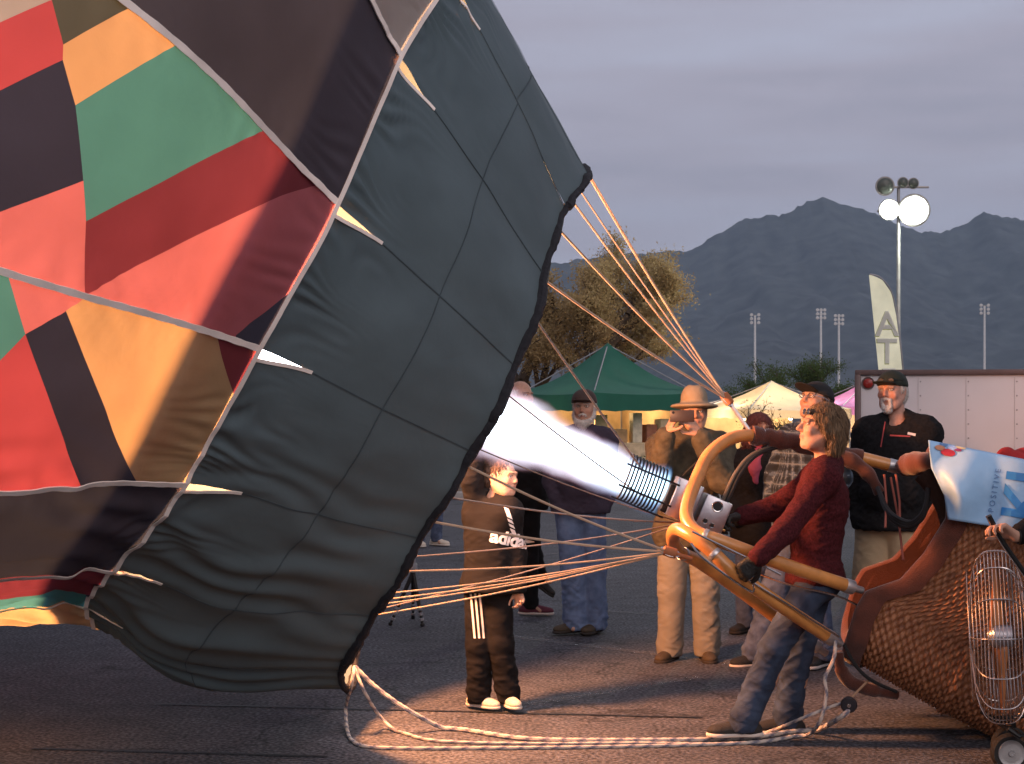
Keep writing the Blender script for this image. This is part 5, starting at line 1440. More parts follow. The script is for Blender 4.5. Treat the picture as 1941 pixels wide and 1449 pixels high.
def ban_print(name, vs, fs, f, m):
    V = []
    for v in vs:
        u, w = f(v); V.append(ban(u, w) + Vector((0, -.009, 0)) - bo)
    return meshobj(name, V, fs, m, banner, smooth=False)
def uv_px(px, py):
    v = .5
    for _ in range(12):
        L0 = float(np.interp(v, [0, .35, .7, 1], [1760, 1765, 1790, 1797])); u = (px - L0) / (2070 - L0); v = min(max((py - (835 + 62 * u)) / (150 - 20 * u), 0), 1)
    return u, v
blue_p = mat('blue_print', (.035, .22, .56), .5, bump=0); slate_p = mat('slate_print', (.11, .22, .42), .5, bump=0)
def subdiv(vs, fs, L):
    bm = bmesh.new(); vv = [bm.verts.new((v[0], v[1], 0)) for v in vs]
    for f in fs:
        try: bm.faces.new([vv[i] for i in f])
        except ValueError: pass
    bmesh.ops.triangulate(bm, faces=bm.faces[:])
    for _ in range(3):
        e_ = [e for e in bm.edges if e.calc_length() > L]
        if e_: bmesh.ops.subdivide_edges(bm, edges=e_, cuts=1); bmesh.ops.triangulate(bm, faces=[f for f in bm.faces if len(f.verts) > 3])
    bm.verts.ensure_lookup_table(); r = [v.co.copy() for v in bm.verts], [[v.index for v in f.verts] for f in bm.faces]; bm.free(); return r
def rot_text(txt, size, p, ang, m, name, bold=0, spacing=1.0):
    vs, fs = subdiv(*text_mesh(txt, size, bold=bold, spacing=spacing), size * .35); c, s = math.cos(R(ang)), math.sin(R(ang))
    ban_print(name, vs, fs, lambda v: uv_px(p[0] + c * v[0] - s * v[1], p[1] - (s * v[0] + c * v[1])), m)
rot_text('POSITIVE', 15, (1882, 972), 80, slate_p, 'lettering', spacing=1.45)
rot_text('KI', 105, (1968, 992), 82, blue_p, 'lettering', bold=2.5)
for (px, py, a, c_, m) in ((1781, 849, 10, 5, mat('print_orange', (.50, .22, .12), .5)), (1788, 842, 8, 4, slate_p), (1796, 858, 14, 7, mat('print_red', (.40, .03, .05), .5)), (1804, 849, 9, 5, mat('print_sky', (.30, .45, .75), .5)), (1820, 847, 11, 4, mat('print_cream', (.55, .50, .30), .5)), (1815, 853, 7, 3, mat('print_plum', (.22, .04, .14), .5))):
    vs = [(px + a * math.cos(t), py + c_ * math.sin(t) + .14 * a * math.cos(t)) for t in np.linspace(0, 6.283, 17)[:-1]]
    ban_print('balloon_print', vs, [tuple(range(15, -1, -1))], lambda v: uv_px(v[0], v[1]), m)
F = Field((-.3, -.2, -.1), (.3, .2, .2), .012); F.ell((0, 0, -.02), (.11, .09, .05), .03); F.ell((-.05, 0, .015), (.04, .05, .035), .03); F.ell((.06, .02, .015), (.045, .05, .035), .03)
rb = field_obj('cloth_bundle', F, mat('red_cloth_bundle', (.34, .02, .02), .85, bump=.3), None, .012, 3, 14)
rb.location = at(1926, 868, 8.02)
tag(rb, 'crumpled red cloth lying on the basket top behind the pale blue banner', 'cloth')
# ================================================================ inflation fan, ropes, tripod
fan = thing('inflation_fan', 'inflation fan in a chromed wire cage on wheels beside the wicker basket', 'fan', (2.28, 7.25, 0))
fl_ = Vector(fan.location); FC = at(1893, 1206, 7.27) - fl_
chrome = mat('chromed_wire', (.55, .50, .48), .25, .9, bump=0)
tilt = Matrix.Rotation(R(-3), 3, 'Y') @ Matrix.Rotation(R(-16), 3, 'Z')
def fpt(x, r, a): return FC + tilt @ Vector((x, -r * math.cos(a), r * math.sin(a)))
fr = lambda x: .395 * (1 - abs(x / .128) ** 3.2) ** .42
for i in range(17):
    x = -.1265 + .253 * i / 16
    fan_r = max(fr(x), .05)
    MB().tube([fpt(x, fan_r, a) for a in np.linspace(0, 2 * math.pi, 57)[:-1]], .0024, 5, closed=True).build('cage_ring', chrome, fan)
for r_ in (.30, .22, .14):
    for sx in (-.1275, .1275):
        MB().tube([fpt(sx, r_, a) for a in np.linspace(0, 2 * math.pi, 41)[:-1]], .0024, 5, closed=True).build('cage_ring', chrome, fan)
for q in range(14):
    a = 2 * math.pi * q / 14 + .12
    MB().tube([fpt(-.13, .10, a)] + [fpt(x, fr(x) + .004, a) for x in np.linspace(-.1275, .1275, 17)] + [fpt(.13, .10, a)], .0028, 5).build('cage_stay', chrome, fan)
wood = mat('varnished_wood', (.42, .16, .06), .35, var=.2, stretch=(1, 1, .2), bump=.05)
pv_ = []; pf_ = []
for i, t in enumerate(np.linspace(-1, 1, 41)):
    r_ = abs(t) * .35; ch = .055 * (1 - .55 * abs(t)) * (1 if abs(t) > .1 else .7); tw_ = R(55 - 35 * abs(t)) * (1 if t > 0 else -1)
    for sx, sy in ((-1, 0), (0, .2), (1, 0), (0, -.2)):
        lx, ly = sx * ch, sy * ch
        pv_.append(FC + tilt @ Vector((lx * math.sin(tw_) + ly * math.cos(tw_), lx * math.cos(tw_) - ly * math.sin(tw_), math.copysign(r_, t))))
pf_ = [(4 * i + q, 4 * i + (q + 1) % 4, 4 * i + 4 + (q + 1) % 4, 4 * i + 4 + q) for i in range(40) for q in range(4)]
meshobj('propeller', pv_, pf_, wood, fan)
MB().lathe([(.02, -.07), (.05, -.06), (.055, .02), (.03, .05)], FC, tilt @ Vector((-1, 0, 0)), 18).build('hub', ss, fan)
MB().box(FC + Vector((.24, 0, -.02)), (.2, .26, .24), bevel=.03).build('engine', mat('engine_black', (.02, .02, .02), .5), fan, sharp=.5)
blk = mat('black_steel', (.014, .014, .014), .4, .3, bump=.05)
for sy in (-.2, .2):
    MB().tube([FC + Vector((-.02, sy, -.385)), FC + Vector((.03, sy, -.42)), FC + Vector((.30, sy, -.40)), FC + Vector((.34, sy, .1))], .012, 8).build('frame_tube', blk, fan)
MB().tube([FC + Vector((.04, -.26, -.425)), FC + Vector((.04, .26, -.425))], .010, 8).build('axle', blk, fan)
WZ = .0868; rubber = mat('tyre_rubber', (.022, .02, .018), .8, bump=.3, bscale=80)
for sy in (-.27, .27):
    c = Vector(((at(1914, 1405, 7.25 + sy * .3) - fl_).x, sy * .3, WZ))
    wv_ = MB().lathe([(.060, -.024), (.078, -.026), (.085, -.014), (.0865, 0), (.085, .014), (.078, .026), (.060, .024)], c, (0, 1, 0), 36).build('tyre', rubber, fan)
    MB().lathe([(.0, -.034), (.012, -.034), (.016, -.028), (.040, -.0265), (.050, -.026), (.059, -.030), (.061, -.027), (.061, .027), (.0, .02)], c, (0, 1, 0), 30).build('rim', mat('grey_rim', (.34, .33, .32), .45, .4, bump=.1), wv_)
    MB().tube([c + Vector((0, 0, .0)), Vector((c.x + .015, c.y * .8, WZ + .10)), FC + Vector((.04, sy * .75, -.42))], .012, 8).build('wheel_strut', blk, fan)
hb = [at(1874, 978, 7.1) - fl_, at(1902, 1030, 7.12) - fl_, at(1945, 1092, 7.14) - fl_, at(1985, 1150, 7.16) - fl_]
MB().tube(curve_pts(hb, 5), .013, 10).build('handle', blk, fan)
MB().tube([p + Vector((-.014, -.008, .0)) for p in curve_pts(hb, 5)], .0035, 6).build('handle_wire', chrome, fan)

# ropes: braided, with blue flecks
m, n, l = nt("flecked_rope")
out = n.new('ShaderNodeOutputMaterial'); b_ = n.new('ShaderNodeBsdfPrincipled'); b_.inputs['Roughness'].default_value = .85
a_ = n.new('ShaderNodeAttribute'); a_.attribute_name = 'tint'; l.new(a_.outputs['Color'], b_.inputs['Base Color']); l.new(b_.outputs[0], out.inputs['Surface'])
def rope(label, ctrl, rad, parent=None, fleck=True):
    pts = curve_pts(ctrl, 22); seg = 8
    for p in pts: p.z = max(p.z, rad * .95)
    L = 0; Ls = [0]
    for i in range(1, len(pts)): L += (pts[i] - pts[i - 1]).length; Ls.append(L)
    n_ = int(L / .012); pr = [Vector([np.interp(L * i / n_, Ls, [p[a] for p in pts]) for a in range(3)]) for i in range(n_ + 1)]
    o = MB().tube(pr, [rad * (1 + .10 * math.sin(i * 2.1)) for i in range(len(pr))], seg).build('rope', m)
    ca = o.data.color_attributes.new('tint', 'FLOAT_COLOR', 'POINT'); C = np.ones((len(o.data.vertices), 4), np.float32)
    i_ = np.arange(len(pr))[:, None]; k_ = np.arange(seg)[None]
    f = (np.sin(i_ * .85 + k_ * 2 * math.pi / seg * 1.0) > .35) & fleck
    C[:, :3] = np.where(f.reshape(-1, 1), np.array([.15, .15, .19]), np.array([.50, .43, .37]))
    ca.data.foreach_set('color', C.ravel())
    return tag(o, label, 'rope')
K = at(672, 1264, 8.0)
rope('white rope with blue flecks hanging from balloon mouth and running furthest out along the asphalt', [K, at(666, 1300, 7.95), gnd(655, 1366, .02) + Vector((0, 0, .05)), gnd(668, 1408), gnd(720, 1421), gnd(900, 1422), gnd(1100, 1420), gnd(1300, 1416), gnd(1440, 1410), gnd(1520, 1398), at(1552, 1372, 7.72), at(1566, 1320, 7.70), at(1564, 1285, 7.70), at(1580, 1250, 7.70), at(1584, 1214, 7.72)], .0095)
rope('white rope with blue flecks drooping steeply from balloon mouth to the asphalt', [K, at(690, 1310, 7.95), gnd(722, 1360, .06), gnd(762, 1392), gnd(830, 1408), gnd(1000, 1413), gnd(1200, 1412), gnd(1350, 1414)], .0085)
rope('thick white rope sloping from balloon mouth and back up to the pulley block', [K, at(716, 1306, 8.0), at(780, 1350, 8.0), gnd(860, 1386), gnd(1000, 1405), gnd(1200, 1408), gnd(1400, 1404), gnd(1530, 1390), at(1590, 1362, 7.72), at(1612, 1342, 7.70)], .0125)
rope('white rope tail passing behind the jeans legs up to the pulley block', [gnd(1330, 1404), gnd(1440, 1392), at(1520, 1362, 7.75), at(1575, 1340, 7.74), at(1608, 1330, 7.70)], .008)
pul = thing('pulley_block', 'small black pulley block hanging from the basket corner on a tan strap', 'pulley', tuple(at(1609, 1336, 7.70)))
MB().lathe([(.006, -.016), (.034, -.015), (.040, -.008), (.040, .008), (.034, .015), (.006, .016)], (0, 0, 0), (.2, 1, .1), 22).build('cheek', mat('pulley_black', (.02, .02, .025), .4), pul)
MB().lathe([(.010, -.02), (.012, 0), (.010, .02)], (0, 0, 0), (.2, 1, .1), 14).build('pin', steel, pul)
MB().tube([Vector((.01, 0, .03)), at(1626, 1310, 7.72) - Vector(pul.location), at(1646, 1290, 7.74) - Vector(pul.location)], .006, 6).build('strap', mat('tan_webbing', (.34, .2, .12), .8), pul)
# mouth line knot
# camera tripod on the asphalt
tb = gnd(775, 1186)
tri = thing('tripod', 'small black camera tripod with grey collar standing open on the asphalt', 'tripod', tuple(tb))
tbk = mat('tripod_black', (.016, .016, .018), .5); tgr = mat('tripod_grey', (.22, .22, .24), .45)
top_ = at(783, 1085, tb.y) - tb
MB().lathe([(.030, 0), (.034, .02), (.030, .06), (.020, .07), (.018, .15), (.026, .155), (.026, .19), (.03, .195), (.03, .22)], top_, (0, 0, 1), 16).build('centre_column', tgr, tri)
for px, py, Y in ((740, 1186, tb.y), (801, 1190, tb.y - .05), (783, 1150, tb.y + .35)):
    f = at(px, py, Y) - tb; f.z = 0.012
    lg = MB().tube([top_, top_.lerp(f, .35), top_.lerp(f, .7), f], [.017, .016, .013, .010], 10).build('leg', tbk, tri)
    for q in (.70, .80, .90):
        d = (f - top_).normalized(); MB().lathe([(.014, -.012), (.019, -.009), (.019, .009), (.014, .012)], top_.lerp(f, q), d, 12).build('twist_lock', tgr, lg)
    MB().lathe([(.016, -.01), (.018, .0), (.012, .012)], top_.lerp(f, 1.0), (f - top_).normalized(), 10).build('rubber_foot', tbk, lg)
# ================================================================ behind: canopies, trailer, lamps, trees
def canopy(label, px, Y, side, rz, eave, peak, val, m, legs_m, lamp=0, lampc=(1, .62, .3), back=None, sag=.0):
    c = at(px, 760, Y); t = thing('canopy_tent', label, 'tent', (c.x, Y, 0), R(rz))
    h = side / 2; cs = [Vector((-h, -h, eave)), Vector((h, -h, eave)), Vector((h, h, eave)), Vector((-h, h, eave))]; top_ = Vector((0, 0, peak))
    for i in range(4):
        a, b_ = cs[i], cs[(i + 1) % 4]; N = 10; V = []; Fc = []
        for r_ in range(N + 1):
            for q in range(N + 1):
                e_ = a.lerp(b_, q / N); p = e_.lerp(top_, r_ / N); f = r_ / N
                p.z -= (.16 * math.sin(math.pi * f) * (peak - eave) + .05 * math.sin(math.pi * q / N) * (1 - f))
                V.append(p)
        Fc = [(r_ * (N + 1) + q, r_ * (N + 1) + q + 1, (r_ + 1) * (N + 1) + q + 1, (r_ + 1) * (N + 1) + q) for r_ in range(N) for q in range(N)]
        meshobj('roof_panel', V, Fc, m, t)
        V = []
        for q in range(N + 1):
            e_ = a.lerp(b_, q / N) * 1.003; e_.z = eave - .05 * math.sin(math.pi * q / N); V += [e_, Vector((e_.x * 1.01, e_.y * 1.01, eave - val + .015 * math.sin(q * 2.4)))]
        meshobj('valance', V, [(2 * q, 2 * q + 1, 2 * q + 3, 2 * q + 2) for q in range(N)], m, t)
        MB().tube([Vector((a.x * .985, a.y * .985, 0)), Vector((a.x * .985, a.y * .985, eave))], .02, 8).build('leg', legs_m, t)
        MB().tube([a * .98, top_ * .985], .014, 6).build('roof_strut', legs_m, t)
    if back:
        for s_ in back: 
            a, b_ = cs[s_], cs[(s_ + 1) % 4]; V = []
            for q in range(13):
                e_ = a.lerp(b_, q / 12) * .97; w_ = .04 * math.sin(q * 1.7); V += [Vector((e_.x + w_, e_.y + w_, eave - .05)), Vector((e_.x + w_ * 2, e_.y, .1))]
            meshobj('side_curtain', V, [(2 * q, 2 * q + 1, 2 * q + 3, 2 * q + 2) for q in range(12)], mat('tan_curtain', (.52, .38, .22), .9, var=.3, vscale=2), t)
    if lamp:
        for q, (lx, ly) in enumerate(((-.3 * side, -.05 * side), (.25 * side, .1 * side))):
            bl_ = MB().lathe([(.01, .10), (.03, .06), (.055, .0), (.045, -.05), (.01, -.07)], (lx, ly, eave - .25), (0, 0, 1), 12).build('hanging_bulb', emission('warm_bulb', (1, .72, .40), 30), t)
            d = bpy.data.lights.new('bulb_light', 'POINT'); d.energy = lamp; d.color = lampc; d.shadow_soft_size = .07
            o = link(bpy.data.objects.new('bulb_light', d), bl_); o.location = (lx, ly, eave - .36)
            MB().tube([Vector((lx, ly, eave - .15)), Vector((lx * .5, ly * .5, (eave + peak) / 2))], .006, 5).build('bulb_cord', blk, bl_)
    return t
grn = cloth('canopy_green', (.015, .11, .075), (.01, .06, .04), .15, bump=.05)
crm = cloth('canopy_cream', (.62, .56, .44), (.62, .50, .34), .45, bump=.05)
prp = cloth('canopy_purple', (.30, .12, .30), (.50, .22, .42), .45, bump=.05)
wht = cloth('canopy_white', (.7, .68, .66), (.6, .55, .5), .4, bump=.05)
legm = mat('tent_leg', (.3, .3, .31), .5, .4)
canopy('dark green pop-up canopy behind the bearded man in jeans', 1152, 36, 3.0, 33, 1.86, 3.0, .40, grn, legm, 55, back=(1, 2))
canopy('cream pop-up canopy glowing from inside behind a bare shrub', 1462, 42, 3.0, 20, 1.48, 2.22, .25, crm, legm, 130, (1, .75, .45), back=(2,))
canopy('purple pop-up canopy lit from inside beside the white trailer', 1648, 47, 3.0, 10, 1.52, 2.35, .25, prp, legm, 110, (1, .8, .6), back=(2,))
canopy('white pop-up canopy glowing low behind the man with the wide hat', 1372, 50, 3.0, 5, 1.38, 1.75, .2, wht, legm, 120, (1, .75, .5), back=(2,))
# stall goods under the green canopy
boxm = [mat('carton_%d' % i, c, .8, var=.25, vscale=8) for i, c in enumerate(((.42, .26, .13), (.55, .42, .26), (.30, .12, .07), (.62, .55, .42)))]
tc_ = at(1180, 760, 35.4)
tbl = thing('folding_table', 'folding table with tan cloth under the green canopy', 'table', (tc_.x, tc_.y, 0), R(10))
MB().box((0, 0, .72), (2.3, .7, .05), bevel=.01).build('table_top', boxm[1], tbl)
MB().box((0, -.34, .36), (2.28, .02, .68), bevel=.005).build('table_skirt', boxm[1], tbl)
for sx in (-1.05, 1.05):
    for sy in (-.28, .28): MB().tube([(sx, sy, 0), (sx, sy, .7)], .018, 8).build('leg', legm, tbl)
gl = ['reddish carton at the left end of the stall table', 'tall tan carton standing second on the stall table', 'low brown carton in the middle of the stall table', 'tall pale carton on the stall table', 'dark red carton near the right end of the stall table', 'wide tan carton at the right end of the stall table']
for i, (x, w_, h_, c) in enumerate(((-.9, .34, .38, 2), (-.5, .28, .62, 1), (-.1, .36, .3, 0), (.3, .22, .66, 3), (.62, .26, .4, 2), (.95, .34, .52, 1))):
    q = thing('carton', 'goods ' + gl[i], 'box', (tc_.x + math.cos(R(10)) * x, tc_.y + math.sin(R(10)) * x, .745), R(10 + i * 7 - 15))
    MB().box((0, 0, h_ / 2), (w_, .26, h_), bevel=.008).build('carton_body', boxm[c], q); MB().box((0, 0, h_ + .004), (w_ * .2, .262, .006)).build('tape', boxm[3], q)
# white trailer
ty = 14.2; tl = at(1627, 760, ty).x; tz = HC + (760 - 708) / FPX * ty
trl = thing('trailer', 'white enclosed cargo trailer with brown trim and round red marker lamp', 'trailer', (tl + 2.2 * math.cos(R(-13)) - .9 * math.sin(R(-13)), ty + 2.2 * math.sin(R(-13)) + .9 * math.cos(R(-13)), 0), R(-13))
x0 = -2.2
tw_m = mat('trailer_white', (.62, .58, .58), .45, var=.06, vscale=1.5, bump=.05, spec=.4); trim = mat('trailer_trim', (.13, .09, .085), .5, .2, bump=.1)
MB().box((0, 0, (tz + .42) / 2), (4.4, 1.8, tz - .42), bevel=.03).build('body', tw_m, trl, sharp=.5)
MB().box((0, -.0, tz + .006), (4.46, 1.86, .05), bevel=.01).build('roof_rail', trim, trl); MB().box((0, 0, .44), (4.46, 1.86, .07), bevel=.01).build('sill_rail', trim, trl)
for sx in (-1, 1): MB().box((sx * 2.205, -.905, (tz + .42) / 2), (.055, .055, tz - .44), bevel=.012).build('corner_post', trim, trl)
MB().lathe([(.0, .030), (.03, .028), (.042, .02), (.046, .0)], (x0 + .085, -.9, tz - .09), (0, -1, 0), 20).build('marker_lamp', mat('red_lens', (.25, .025, .02), .25, bump=0), trl)
MB().lathe([(.044, .006), (.056, .012), (.058, .0)], (x0 + .085, -.9, tz - .09), (0, -1, 0), 20).build('lamp_ring', trim, trl)
rv = mat('rivet', (.34, .32, .32), .4, .5, bump=0)
for i, x in enumerate(np.arange(x0 + .52, 2.2, .41)):
    MB().box((x, -.901, (tz + .42) / 2), (.004, .006, tz - .5)).build('panel_joint', trim if i % 9 == 8 else mat('joint_grey', (.48, .45, .45), .6), trl)
    rb_ = MB()
    for z in np.arange(.6, tz - .05, .125): rb_.lathe([(.0075, 0), (.006, .004), (.0, .005)], (x + .02, -.9005, z), (0, -1, 0), 8)
    o = rb_.build('rivets', rv, trl); o['kind'] = 'stuff'
for sx in (-.42, .42):
    w_ = MB().lathe([(.2, -.09), (.31, -.1), (.33, 0), (.31, .1), (.2, .09)], (sx, -.82, .33), (0, 1, 0), 28).build('tyre', rubber, trl)
    MB().lathe([(0, -.06), (.19, -.07), (.21, -.09), (.21, .09), (0, .09)], (sx, -.82, .33), (0, 1, 0), 24).build('rim', ss, w_)
# light tower with floodlights
ly_ = 46; lp = at(1703, 760, ly_); lz = HC + (760 - 400) / FPX * ly_
tow = thing('light_tower', 'tall steel light tower with a blazing floodlight cluster behind the feather flag', 'lamp', (lp.x, ly_, 0))
gal = mat('galvanised', (.30, .29, .28), .45, .6, bump=.05)
MB().tube([(0, 0, 0), (0, 0, lz * .5), (0, 0, lz + .7)], [.075, .06, .045], 12).build('mast', gal, tow)
MB().box((0, 0, .1), (1.2, .8, .2), bevel=.04).build('base', gal, tow)
for z in (-.02, .68): MB().box((.12, -.05, lz + z), (1.5, .06, .06), bevel=.01).build('cross_arm', gal, tow)
lampm = emission('lamp_glass', (.93, 1.0, .88), 40); lamp_off = mat('lamp_glass_off', (.07, .08, .07), .3, bump=0)
for i, (x, z, r_, on) in enumerate(((-.30, .02, .30, 1), (.42, .0, .46, 1), (-.42, .70, .27, 0), (.10, .80, .16, 0), (.40, .78, .16, 0))):
    hd_ = MB().lathe([(r_ * .35, .30), (r_ * .6, .24), (r_, .02), (r_ * 1.05, .0), (r_ * 1.02, -.02)], (x, -.12, lz + z), (0, 1, .12), 24).build('floodlight', gal, tow)
    MB().lathe([(r_ * .97, .012), (r_ * .8, -.05), (r_ * .4, -.085), (0.0, -.095)], (x, -.12, lz + z), (0, 1, .12), 24).build('lens', lampm if on else lamp_off, hd_)
    if on:
        d = bpy.data.lights.new('flood_lamp', 'SPOT'); d.spot_size = R(176); d.spot_blend = .5; d.energy = 2600 if i else 900; d.color = (.93, 1, .86); d.shadow_soft_size = r_ * .6
        o = link(bpy.data.objects.new('flood_lamp', d), hd_); o.location = (x, -.30, lz + z); o.rotation_euler = (R(-62), 0, R(-38))
# feather flag
fy = 34; fb = at(1690, 760, fy)
ff = thing('feather_flag', 'tall yellow green feather flag with white letters rising behind the capped tall man', 'flag', (fb.x, fy, 0))
edge_l = [(1647, 521), (1650, 550), (1655, 600), (1661, 660), (1668, 730), (1674, 800), (1678, 860)]
edge_r = [(1650, 521), (1672, 530), (1690, 556), (1699, 600), (1706, 660), (1713, 730), (1718, 800), (1722, 860)]
yl = [p[1] for p in edge_l]; xl = [p[0] for p in edge_l]; yr = [p[1] for p in edge_r]; xr = [p[0] for p in edge_r]
def fpx(px, py, o=0.0): return at(px, py, fy + .05 * math.sin(py * .03 + px * .05) + o) - Vector(ff.location)
V = []; rows = np.linspace(521.5, 860, 70)
for py in rows:
    a, c = np.interp(py, yl, xl), np.interp(py, yr, xr)
    for q in range(9): V.append(fpx(a + (c - a) * q / 8, py))
fo = meshobj('cloth', V, [(i * 9 + q, i * 9 + 9 + q, i * 9 + 10 + q, i * 9 + q + 1) for i in range(69) for q in range(8)], cloth('flag_cloth', (.84, .82, .66), (.84, .80, .60), .5, bump=.05), ff)
pol = curve_pts([fpx(1724, 900), fpx(1716, 750), fpx(1707, 650), fpx(1699, 590), fpx(1688, 550), fpx(1668, 526), fpx(1649, 520)], 8)
pol = [Vector((pol[0].x, pol[0].y, 0))] + pol
MB().tube(pol, .016, 8).build('pole', legm, ff)
for ch, (px, py), sz in (('A', (1661, 636), 66), ('T', (1663, 688), 66), ('E', (1670, 742), 62)):
    vs, fs = text_mesh(ch, sz, bold=1.2)
    meshobj('lettering', [fpx(px + v[0] * .95, py - v[1] - (v[0]) * .0, -.012) for v in vs], fs, cloth('white_letter', (.85, .85, .83), (.85, .85, .83), .5, bump=0), ff, smooth=False)
    meshobj('letter_outline', [fpx(px - 2 + v[0] * .95 * 1.04, py + 2 - v[1] * 1.02, -.006) for v in vs], fs, mat('green_letter_outline', (.40, .44, .20), .6, bump=0), ff, smooth=False)  # printed green outline behind each white letter
# far sports field lights
for px, py, w_, lab in ((1431, 606, 2, 'thin sports field light pole rising between the hat and the cream canopy'), (1556, 597, 3, 'taller sports field light pole with dark lamps, beside a shorter pole'), (1590, 608, 3, 'shorter sports field light pole with pale lamp bank, beside a taller pole'), (1866, 588, 2, 'sports field light pole standing alone above the white trailer roof')):
    Y = 240; c = at(px, 760, Y); z = HC + (760 - py) / FPX * Y
    t = thing('field_light', lab, 'lamp', (c.x, Y, 0), group='far sports field lights')
    MB().tube([(0, 0, 0), (0, 0, z + .6)], [.22, .16], 8).build('pole', mat('pale_pole', (.62, .62, .60), .6), t)
    for r_ in range(3):
        MB().box((0, 0, z - .55 + r_ * .6), (1.6, .1, .1)).build('cross_arm', gal, t)
        for q in range(w_): MB().lathe([(.15, .25), (.26, 0), (.2, -.05)], (-.55 + 1.1 * q / max(w_ - 1, 1), -.15, z - .5 + r_ * .6), (0, 1, .2), 10).build('lamp_head', mat('pale_pole', (.62, .62, .60), .6), t)

# ---------------------------------------------------------------- trees and shrubs
def tree(name, label, base, height, spread, trunk_h, n_leaf, leaf, leaf_m, bark_m, seed, levels=4, droop=.0, squash=1.0, cat='tree', stems=1, group=None):
    rs = random.Random(seed); t = thing(name, label, cat, tuple(base), 0, group)
    bk = MB(); tips = []
    def grow(p, d, L, r, lv):
        pts = [p]; q = p.copy(); dd = d.copy()
        for i in range(4):
            dd = (dd + Vector((rs.uniform(-.25, .25), rs.uniform(-.25, .25), rs.uniform(-.12, .18) - droop * (lv < 2)))).normalized(); q = q + dd * L / 4; pts.append(q.copy())
            if lv <= 1: tips.append((q.copy(), dd.copy(), lv))
        bk.tube(pts, [r * (1 - .13 * i) for i in range(5)], 6 if lv > 1 else 4, caps=False)
        if lv > 0:
            for _ in range(3 if lv > 1 else 4):
                a = rs.uniform(0, 6.283); s_ = rs.uniform(.45, 1.0)
                nd = (dd + Vector((math.cos(a) * s_, math.sin(a) * s_, rs.uniform(-.25, .5)))).normalized()
                st = pts[rs.choice((2, 3, 4))]
                grow(st, nd, L * rs.uniform(.58, .8), r * .52, lv - 1)
    for s_ in range(stems):
        a = 6.283 * s_ / stems + rs.uniform(0, 1)
        grow(Vector((.05 * math.cos(a), .05 * math.sin(a), 0)), Vector((math.cos(a) * .35 * (stems > 1), math.sin(a) * .35 * (stems > 1), 1)).normalized(), trunk_h, height * .028, levels)
    P_ = np.array([tuple(q) for q, _, _ in tips]); mx = P_.max(0); mn = P_.min(0)
    sx = np.array([spread / max(mx[0], -mn[0]), spread / max(mx[1], -mn[1]), (height - .1) / mx[2]])
    bk.v = [Vector((v.x * sx[0], v.y * sx[1], v.z * sx[2])) for v in bk.v]
    bk.build('trunk', bark_m, t)
    if n_leaf:
        N = np.random.RandomState(seed); k = N.randint(0, len(P_), n_leaf); C = P_[k] * sx + N.randn(n_leaf, 3) * leaf * np.array([3.4, 3.4, 2.4])
        C[:, 2] = np.maximum(C[:, 2], .05)
        A = N.randn(n_leaf, 3); A /= np.linalg.norm(A, axis=1)[:, None]; B2 = np.cross(A, N.randn(n_leaf, 3)); B2 /= np.linalg.norm(B2, axis=1)[:, None]
        sz = leaf * N.uniform(.5, 1.2, n_leaf)[:, None]
        V = np.stack([C - A * sz, C + B2 * sz * .35, C + A * sz, C - B2 * sz * .35], 1).reshape(-1, 3)
        o = meshobj('crown', V, np.arange(n_leaf * 4).reshape(-1, 4), leaf_m, t, smooth=False); o['kind'] = 'stuff'
    return t
def leafm(name, a, c):
    m, n, l = nt(name); out = n.new('ShaderNodeOutputMaterial'); d = n.new('ShaderNodeBsdfDiffuse'); t = n.new('ShaderNodeBsdfTranslucent'); mx = n.new('ShaderNodeMixShader'); mx.inputs[0].default_value = .35
    oi = n.new('ShaderNodeTexCoord'); z = n.new('ShaderNodeTexNoise'); z.inputs['Scale'].default_value = 2.2; z.inputs['Detail'].default_value = 8; l.new(oi.outputs['Object'], z.inputs['Vector'])
    mc = n.new('ShaderNodeMix'); mc.data_type = 'RGBA'; l.new(z.outputs['Fac'], mc.inputs['Factor']); mc.inputs[6].default_value = (*a, 1); mc.inputs[7].default_value = (*c, 1)
    l.new(mc.outputs[2], d.inputs[0]); l.new(mc.outputs[2], t.inputs[0]); l.new(d.outputs[0], mx.inputs[1]); l.new(t.outputs[0], mx.inputs[2]); l.new(mx.outputs[0], out.inputs[0]); return m
bark = mat('bark', (.09, .065, .045), .95, var=.3, bump=.6, bscale=40)
ochre = leafm('lamplit_leaf', (.24, .16, .07), (.50, .38, .20)); sage = leafm('green_leaf', (.045, .075, .025), (.13, .18, .06)); dkg = leafm('dark_leaf', (.025, .04, .018), (.07, .10, .04))  # ochre leaves have the warm lamp glow put into their colour
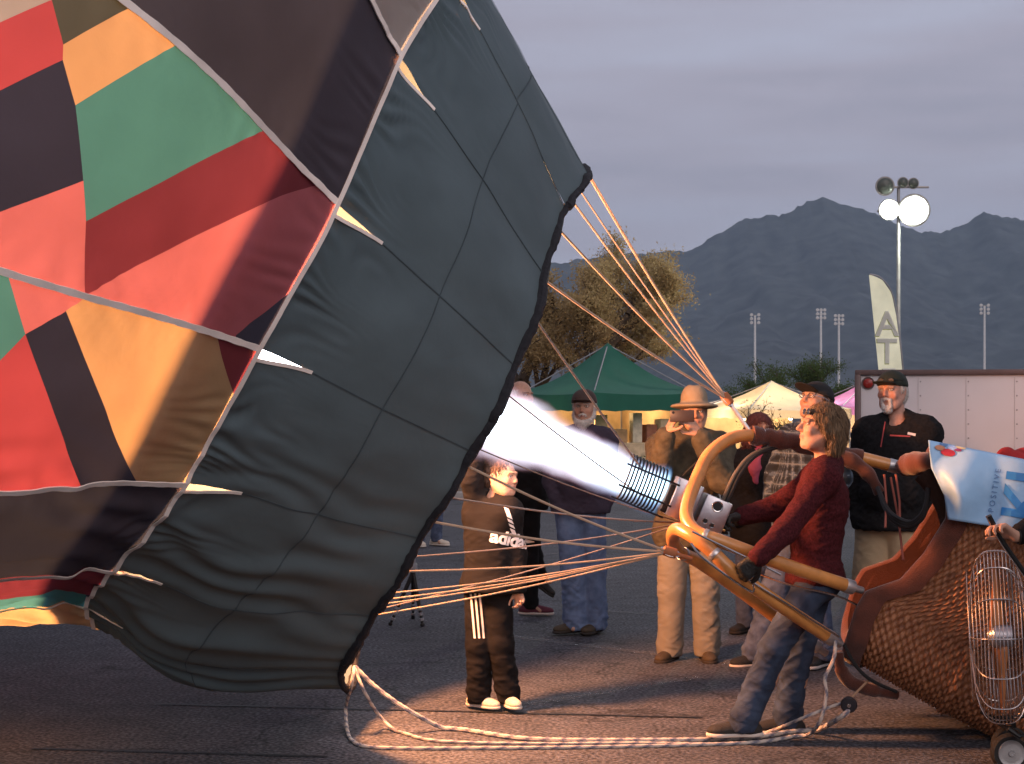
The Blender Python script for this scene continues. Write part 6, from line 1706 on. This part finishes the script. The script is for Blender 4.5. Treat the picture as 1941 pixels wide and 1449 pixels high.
g = at(1095, 760, 44); tree('desert_tree', 'big spreading tree with golden lamplight in its leaf colour rising behind the green canopy', (g.x, 44, 0), 6.5, 3.15, 1.5, 60000, .05, ochre, bark, 5, 4)
g = at(1010, 760, 46); tree('desert_tree', 'tree with golden lamplight in its leaf colour half hidden behind the balloon mouth', (g.x - .3, 46, 0), 5.4, 2.8, 1.4, 26000, .06, ochre, bark, 8, 4)
for px, Y, h_, sp_, lab, sd in ((1480, 62, 3.3, 1.6, 'wispy green tree behind the cream canopy peak', 11), (1565, 64, 3.6, 1.5, 'taller wispy green tree behind the black cap', 13), (1400, 66, 2.5, 1.1, 'thin pale green tree beside the wide hat', 17), (1625, 60, 2.4, 1.0, 'small green tree at the white trailer corner', 19)):
    g = at(px, 760, Y); tree('wispy_tree', lab, (g.x, Y, 0), h_, sp_, 1.0, 7000, .05, sage, bark, sd, 3, group=None)
g = at(1462, 760, 30); tree('bare_shrub', 'bare twiggy shrub in front of the glowing cream canopy', (g.x, 30, 0), 1.9, .95, .5, 700, .03, dkg, bark, 23, 4, cat='shrub', stems=3)
for px, Y, h_, sp_, lab, sd in ((1042, 27.5, .62, .42, 'round dark green bush on the far kerb beside the bearded man', 31), (905, 29, 1.6, .6, 'tall dark bush behind the tracksuit boy shoulder', 37), (1225, 28.5, .5, .5, 'low pale green bush on the far kerb behind the burner cables', 41), (860, 30.5, 1.0, .6, 'dark bush on the far kerb beside the balloon rim', 43), (1390, 29.5, .6, .5, 'low bush on the far kerb behind the olive jacket', 47)):
    g = at(px, 760, Y); tree('bush', lab, (g.x, Y, .13), h_, sp_, .22, 3600, .035, dkg if sd != 41 else sage, bark, sd, 3, cat='bush', stems=4)
# far kerb and dirt bed
kb = MB(); kb.box((0, 27.0, .065), (60, .18, .13), bevel=.02); tag(kb.build('kerb', mat('concrete', (.30, .28, .26), .9), smooth=False), kind='structure')
tag(meshobj('dirt_bed', [(-30, 27.08, .1), (30, 27.08, .1), (30, 75, .1), (-30, 75, .1)], [(0, 1, 2, 3)], mat('dirt', (.15, .105, .07), .95, var=.35, vscale=1.2, bump=.5, bscale=20), smooth=False), kind='structure')
